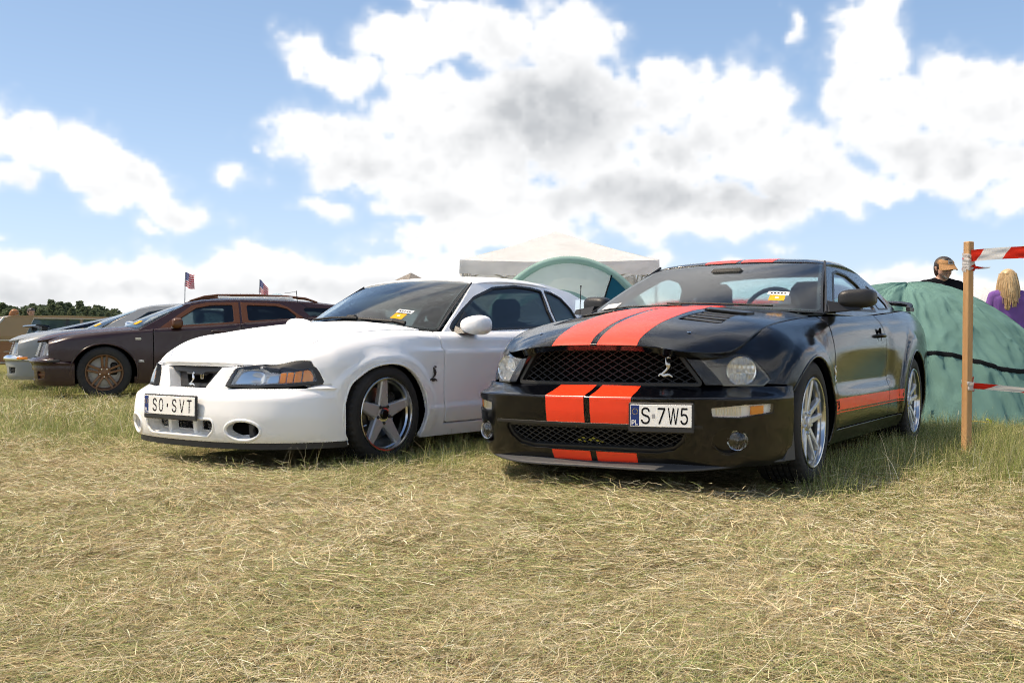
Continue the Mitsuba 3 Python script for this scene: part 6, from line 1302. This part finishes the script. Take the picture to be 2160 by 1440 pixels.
for i in range(60):   # thin hedge of far trees carrying on behind the cars and tents
    k += 1; ax = rngf.uniform(-85, 330); sc = rngf.uniform(.5, .8)
    scene[f'wood__{k:05d}'] = {'type': 'instance', 'g': {'type': 'ref', 'id': f'wood_tree_{rngf.integers(0, 5)}'}, 'to_world': mi.ScalarTransform4f().translate([float(ax), 420 + float(rngf.uniform(-15, 15)), -.1]).rotate([0, 0, 1], float(rngf.uniform(0, 360))).scale([sc * 1.5, sc * 1.5, sc])}
label('wood', 'dark mixed wood along the skyline at the left', 'wood', kind='stuff')
# ---------------------------------------------------------------- people
import manifold3d as m3
def skin_tex(p, n, uv): return MX((.42, .235, .165), (.50, .29, .21), F3(p.x * 25, p.y * 25, p.z * 25))
princ('skin', mikit.proc(skin_tex), .5); princ('skin_far', (.42, .25, .18), .5)
def knit(name, col, sc=9): 
    lo, hi = tuple(c * .75 for c in col), tuple(c * 1.15 for c in col)
    matte(name, mikit.proc(lambda p, n, uv: MX(lo, hi, F3(p.x * sc, p.y * sc, p.z * sc, 3))))
knit('shirt_black', (.014, .014, .017)); knit('top_purple', (.20, .105, .34)); knit('jeans_blue', (.055, .095, .20), 30); knit('trousers_dark', (.04, .04, .045)); knit('shirt_grey', (.25, .25, .26)); knit('shirt_green', (.12, .16, .12))
princ('cap_tan', (.36, .19, .075), .8); princ('cap_brown', (.10, .065, .04), .8); princ('beard_grey', (.26, .22, .19), .9); princ('glasses_dark', (.012, .012, .014), .15); princ('boot_dark', (.03, .025, .02), .6); matte('eye_white', (.6, .6, .58)); matte('lip', (.36, .15, .13))
def hair_mat(name, a, b): princ(name, mikit.proc(lambda p, n, uv: MX(a, b, .6 * N3(p.x * 130, p.y * 130, p.z * 10) + .4 * N3(p.x * 36, p.y * 36, p.z * 4))), .42)
hair_mat('hair_blonde', (.30, .18, .075), (.68, .50, .27)); hair_mat('hair_ginger', (.22, .085, .025), (.45, .20, .07)); hair_mat('hair_dark', (.018, .014, .012), (.06, .045, .035))
_ico = np.array(trimesh.creation.icosphere(2, 1.0).vertices)
def bone(*sph): return m3.Manifold.hull_points(np.vstack([_ico * r + np.asarray(c, float) for c, r in sph]))
def fuse(bones, ref=.022, it=14):
    M = m3.Manifold.batch_boolean(bones, m3.OpType.Add).refine_to_length(ref).to_mesh()
    t = trimesh.Trimesh(np.array(M.vert_properties[:, :3], float), np.array(M.tri_verts)); trimesh.smoothing.filter_taubin(t, .5, .53, it); return np.array(t.vertices), np.array(t.faces)
def person(key, X, Y, yaw, k, bow, arms, top, legs, hair, skin='skin', hat=None, sleeve='short', turn=0.0, female=False, beard=False):
    """Standing figure facing -y before turning; bow tips the head forwards; arms: elbow, wrist for each side."""
    Rz = rot([0, 0, 1], yaw); W = lambda V: (np.asarray(V, float) * k) @ Rz.T + [X, Y, float(terr(X, Y))]
    sw = .175 if female else .195; J = dict(pel=(0, 0, .95), wst=(0, .0, 1.08), chs=(0, -.005, 1.28), nck=(0, .015, 1.47))
    hc = np.array([0, -.02, 1.625]); nb = np.array([0, .01, 1.50]); Rh = rot([1, 0, 0], bow) @ rot([0, 0, 1], turn)
    hd = lambda p: (np.asarray(p, float)) @ Rh.T + (hc - nb) @ rot([1, 0, 0], bow).T + nb
    B = [bone((hd((0, .018, .030)), .090), (hd((0, -.018, .035)), .082)), bone((hd((0, .0, .01)), .080), (hd((0, -.048, -.078)), .034), (hd((.035, -.025, -.045)), .040), (hd((-.035, -.025, -.045)), .040)),
         bone((hd((0, -.088, .012)), .011), (hd((0, -.112, -.026)), .013), (hd((0, -.085, -.034)), .016)), bone((hd((-.036, -.074, .026)), .014), (hd((.036, -.074, .026)), .014)), bone((hd((0, -.085, -.050)), .016), (hd((0, -.074, -.085)), .020)),
         *[bone((hd((e * .084, .012, .014)), .013), (hd((e * .082, .006, -.022)), .010), (hd((e * .092, .024, .006)), .010)) for e in (1, -1)],
         bone((hd((0, .018, -.05)), .056), ((0, .02, 1.46), .062)), bone(((0, .02, 1.46), .07), ((sw * .8, .02, 1.425), .058), ((-sw * .8, .02, 1.425), .058)),
         bone(((sw * .62, .0, 1.34), .105), ((-sw * .62, 0, 1.34), .105), ((.10, 0, 1.08), .105), ((-.10, 0, 1.08), .105)), bone(((.09, 0, 1.08), .10), ((-.09, 0, 1.08), .10), ((.085, .015, .93), .115), ((-.085, .015, .93), .115))]
    T, L = [bone(((sw * .66, .0, 1.35), .118), ((-sw * .66, 0, 1.35), .118), ((.105, 0, 1.08), .118), ((-.105, 0, 1.08), .118)), bone(((0, .02, 1.455), .072), ((sw * .85, .02, 1.42), .072), ((-sw * .85, .02, 1.42), .072), ((0, 0, 1.3), .1)), bone(((.10, 0, 1.08), .118), ((-.10, 0, 1.08), .118), ((.10, .01, .95), .126), ((-.10, .01, .95), .126))], []
    for e, (el, wr) in zip((1, -1), arms):
        sh = np.array([e * sw, .015, 1.415]); el, wr = np.array(el, float), np.array(wr, float); B += [bone((sh, .052), (el, .040)), bone((el, .041), (wr, .026))]
        d = wr - el; d /= np.linalg.norm(d); s = np.cross(d, [0, 1, 0.2]); s /= np.linalg.norm(s); nrm = np.cross(d, s); pc = wr + d * .05
        B.append(bone((wr, .026), (pc + s * .024, .017), (pc - s * .024, .017), (pc + d * .035 + s * .028, .013), (pc + d * .035 - s * .028, .013)))
        for i, ln in enumerate((.062, .074, .068, .052)):
            b0 = pc + d * .038 + s * (.030 - .020 * i); kn = b0 + d * ln * .5 + nrm * .006; B += [bone((b0, .0095), (kn, .0088)), bone((kn, .0088), (kn + d * ln * .42 + nrm * .020, .0075))]
        B += [bone((wr + d * .025 + s * .024, .013), (wr + d * .055 + s * .048 + nrm * .012, .010)), bone((wr + d * .055 + s * .048 + nrm * .012, .010), (wr + d * .085 + s * .052 + nrm * .024, .0085))]
        if sleeve == 'long': T += [bone((sh, .070), (el, .054)), bone((el, .056), (el + (wr - el) * .9, .038))]
        else: T += [bone((sh, .072), (sh + (el - sh) * .62, .066))]
    for e in (1, -1):
        hp, kn, an = (e * .095, .01, .90), (e * .105, -.01, .50), (e * .11, .02, .085); B += [bone((hp, .088), (kn, .056)), bone((kn, .056), (an, .040)), bone(((e * .11, .04, .045), .042), ((e * .12, -.14, .03), .03), ((e * .10, -.13, .03), .03))]
        L += [bone((hp, .105), (kn, .072)), bone((kn, .072), (an, .058))]
    L.append(bone(((.08, .012, .95), .122), ((-.08, .012, .95), .122), ((.09, .01, .88), .115), ((-.09, .01, .88), .115)))
    P = lambda nm, m, b, sm=True: put(key + '__' + nm, W(m[0]), m[1], None, b, sm)
    P('body', fuse(B, .016 if not skin.endswith('far') else .03, 8), skin)
    tv, tf = fuse(T, .024); tv = tv + .016 * np.stack([meshkit.fbm(tv * [14, 14, 7] + 9 * q, 3, 60 + q) - .5 for q in range(3)], 1); P('shirt', (tv, tf), top); P('trousers', fuse(L, .03), legs)
    P('shoe', fuse([bone(((.11, .04, .05), .05), ((.12, -.15, .035), .036), ((.10, -.14, .035), .036))], .02, 4), 'boot_dark'); P('shoe', fuse([bone(((-.11, .04, .05), .05), ((-.12, -.15, .035), .036), ((-.10, -.14, .035), .036))], .02, 4), 'boot_dark')
    if not skin.endswith('far'):
        for e in (1, -1):
            m = trimesh.creation.icosphere(2, .0125); P('eye', (hd(np.array(m.vertices) + [e * .032, -.079, .006]), m.faces), 'eye_white'); m = trimesh.creation.icosphere(1, .006); P('pupil', (hd(np.array(m.vertices) + [e * .032, -.0875, .005]), m.faces), 'glasses_dark')
        P('mouth', tube(hd(np.array([(-.024, -.084, -.060), (0, -.093, -.058), (.024, -.084, -.060)])), [.003, .006, .003], 6), 'lip')
    if hat:
        t = np.linspace(0, np.pi / 2, 9); pr = [(.100 * math.cos(a), .055 + .066 * math.sin(a)) for a in t[::-1]]; V, F = lathe([(max(r, .001), h) for r, h in pr], 32, 'z'); V = V * [1, 1.08, 1]; front = F[V[F].mean(1)[:, 1] < -.01]; back = F[V[F].mean(1)[:, 1] >= -.01]
        P('cap_front', (hd(V), front), hat[0]); P('cap_back', (hd(V), back), hat[1])
        a = np.linspace(-1.25, 1.25, 19); br = np.stack([np.stack([(.10 + s * .012) * np.sin(a), -(.105 * np.cos(a)) - s * .085 * np.cos(a * .9), .058 - .035 * s - .030 * np.sin(a) ** 2 * s], 1) for s in np.linspace(0, 1, 6)], 1)
        g = grid(br); g2 = grid(br - [0, 0, .005]); P('cap_brim', (hd(np.vstack([g[0], g2[0]])), np.vstack([g[1], g2[1] + len(g[0])])), hat[0])
        if len(hat) > 2:
            u, v = np.meshgrid(np.linspace(-.30, .30, 9), np.linspace(0, 1, 7), indexing='ij'); bd = np.stack([.104 * np.sin(u) * (1 - .10 * v), -.116 * np.cos(u) * (1 - .14 * v), .066 + .045 * v], -1); P('cap_badge', (hd(grid(bd)[0]), grid(bd)[1]), 'print_grey')
            u, v = np.meshgrid(np.linspace(-.20, .20, 7), np.linspace(.22, .55, 4), indexing='ij'); bd = np.stack([.106 * np.sin(u) * (1 - .10 * v), -.1185 * np.cos(u) * (1 - .14 * v), .066 + .045 * v], -1); P('cap_badge_picture', (hd(grid(bd)[0]), grid(bd)[1]), 'cap_brown')
    if beard:
        gl = [hull(hd(np.array([(e * x, y, z) for x, z in ((.010, .020), (.056, .022), (.052, -.010), (.016, -.012)) for y in (-.092 + .25 * abs(x) ** 1.5, -.097 + .25 * abs(x) ** 1.5)]))) for e in (1, -1)]
        P('glasses', join(*gl, tube(hd(np.array([(-.012, -.096, .016), (.012, -.096, .016)])), .003, 6), *[tube(hd(np.array([(e * .056, -.088, .016), (e * .088, .02, .018)])), .003, 6) for e in (1, -1)]), 'glasses_dark', 30)
        P('beard', fuse([bone((hd((-.052, -.030, -.055)), .018), (hd((0, -.072, -.092)), .022)), bone((hd((.052, -.030, -.055)), .018), (hd((0, -.072, -.092)), .022)), bone((hd((-.02, -.088, -.046)), .007), (hd((.02, -.088, -.046)), .007))], .012, 4), 'beard_grey')
    if hair:
        V = []; rgh = np.random.default_rng(len(key) * 7 + int(abs(X) * 10))
        if hair[1] > .3:
            cap = fuse([bone((hd((0, .022, .036)), .104), (hd((0, -.012, .045)), .092)), bone((hd((0, .045, .0)), .098), (hd((0, .085, -.16)), .085)), bone((hd((.03, .075, -.14)), .075), (hd((.04, .10, -.16 - hair[1] * .55)), .045)), bone((hd((-.03, .075, -.14)), .075), (hd((-.045, .095, -.14 - hair[1] * .5)), .045))], .018, 8); P('hair', cap, hair[0])
            for i in range(260):
                a = rgh.uniform(-1.9, 1.9); r = .098; s = np.array([r * math.sin(a), .02 + r * math.cos(a) * .95, .03 + .05 * rgh.random()]); ln = hair[1] * rgh.uniform(.75, 1.12); t = np.linspace(0, 1, 8)[:, None]
                pt = s + t * np.array([.25 * s[0] + rgh.normal(0, .012), .055 * math.cos(a), -ln]) + .05 * np.sin(t * np.pi * .9) * np.array([s[0] * 2.5, s[1] * 2.2, 0]) + .003 * np.sin(t * rgh.uniform(4, 9) + i); V.append(tube(hd(pt), np.linspace(.0075, .003, 8), 5))
        else: P('hair', fuse([bone((hd((0, .025, .034)), .098), (hd((0, -.014, .050)), .083)), bone((hd((0, .045, .0)), .088), (hd((0, .05, -.05)), .072))], .018, 5), hair[0])
        if V: P('hair_lock', join(*V), hair[0], 50); labels[key + '__hair_lock'] = {'kind': 'stuff'}
    return W, P, hd
label('person', 'person in a tan cap and black T-shirt looking down behind the green tent', 'person')
W_, P_, hd_ = person('person', 4.73, 12.0, .12, .985, .24, (((.27, -.02, 1.13), (.22, -.22, 1.0)), ((-.27, -.02, 1.13), (-.20, -.22, 1.0))), 'shirt_black', 'trousers_dark', ('hair_dark', .0), hat=('cap_tan', 'cap_brown', 1), beard=True, turn=.10)
V, F = letters('KIN', .075, .95, .004, True); V[:, 0] += .7 * 0 + .16 * V[:, 1]; P_('shirt_lettering', (np.stack([V[:, 0] + .075, -.140 - V[:, 2] + .10 * np.square(V[:, 0]), V[:, 1] + 1.27], 1), F), 'print_white', False)
P_('shirt_print', join(*[tube(np.array([(x, -.136 + .1 * x * x, 1.345), (x + w, -.136 + .1 * (x + w) ** 2, 1.347)]), .006, 5) for x, w in ((-.03, .035), (.02, .03), (.065, .04))], tube(np.array([(.155 + .028 * math.cos(a), -.132, 1.315 + .04 * math.sin(a)) for a in np.linspace(0, 5.5, 14)]), .006, 5)), 'print_white', False)
label('person_001', 'person with long blonde hair and purple top, seen from behind', 'person')
person('person_001', 5.80, 12.75, math.pi - .15, .925, .04, (((.27, .02, 1.14), (.20, -.16, 1.02)), ((.0 - .37, .09, 1.18), (-.20, .02, 1.01)))[::1], 'top_purple', 'jeans_blue', ('hair_blonde', .36), sleeve='long', female=True)
label('person_002', 'person with short dark hair behind the tan wagon at the left', 'person')
person('person_002', -12.1, 27.4, .9, .92, .1, (((.27, .02, 1.14), (.26, -.10, .92)), ((-.27, .02, 1.14), (-.26, -.10, .92))), 'shirt_grey', 'trousers_dark', ('hair_dark', .0), skin='skin_far')
label('person_003', 'person with ginger hair at the very left edge, behind the tan wagon', 'person')
person('person_003', -12.62, 27.6, 2.2, .90, .1, (((.27, .02, 1.14), (.26, -.10, .92)), ((-.27, .02, 1.14), (-.26, -.10, .92))), 'shirt_green', 'trousers_dark', ('hair_ginger', .32), skin='skin_far', female=True)
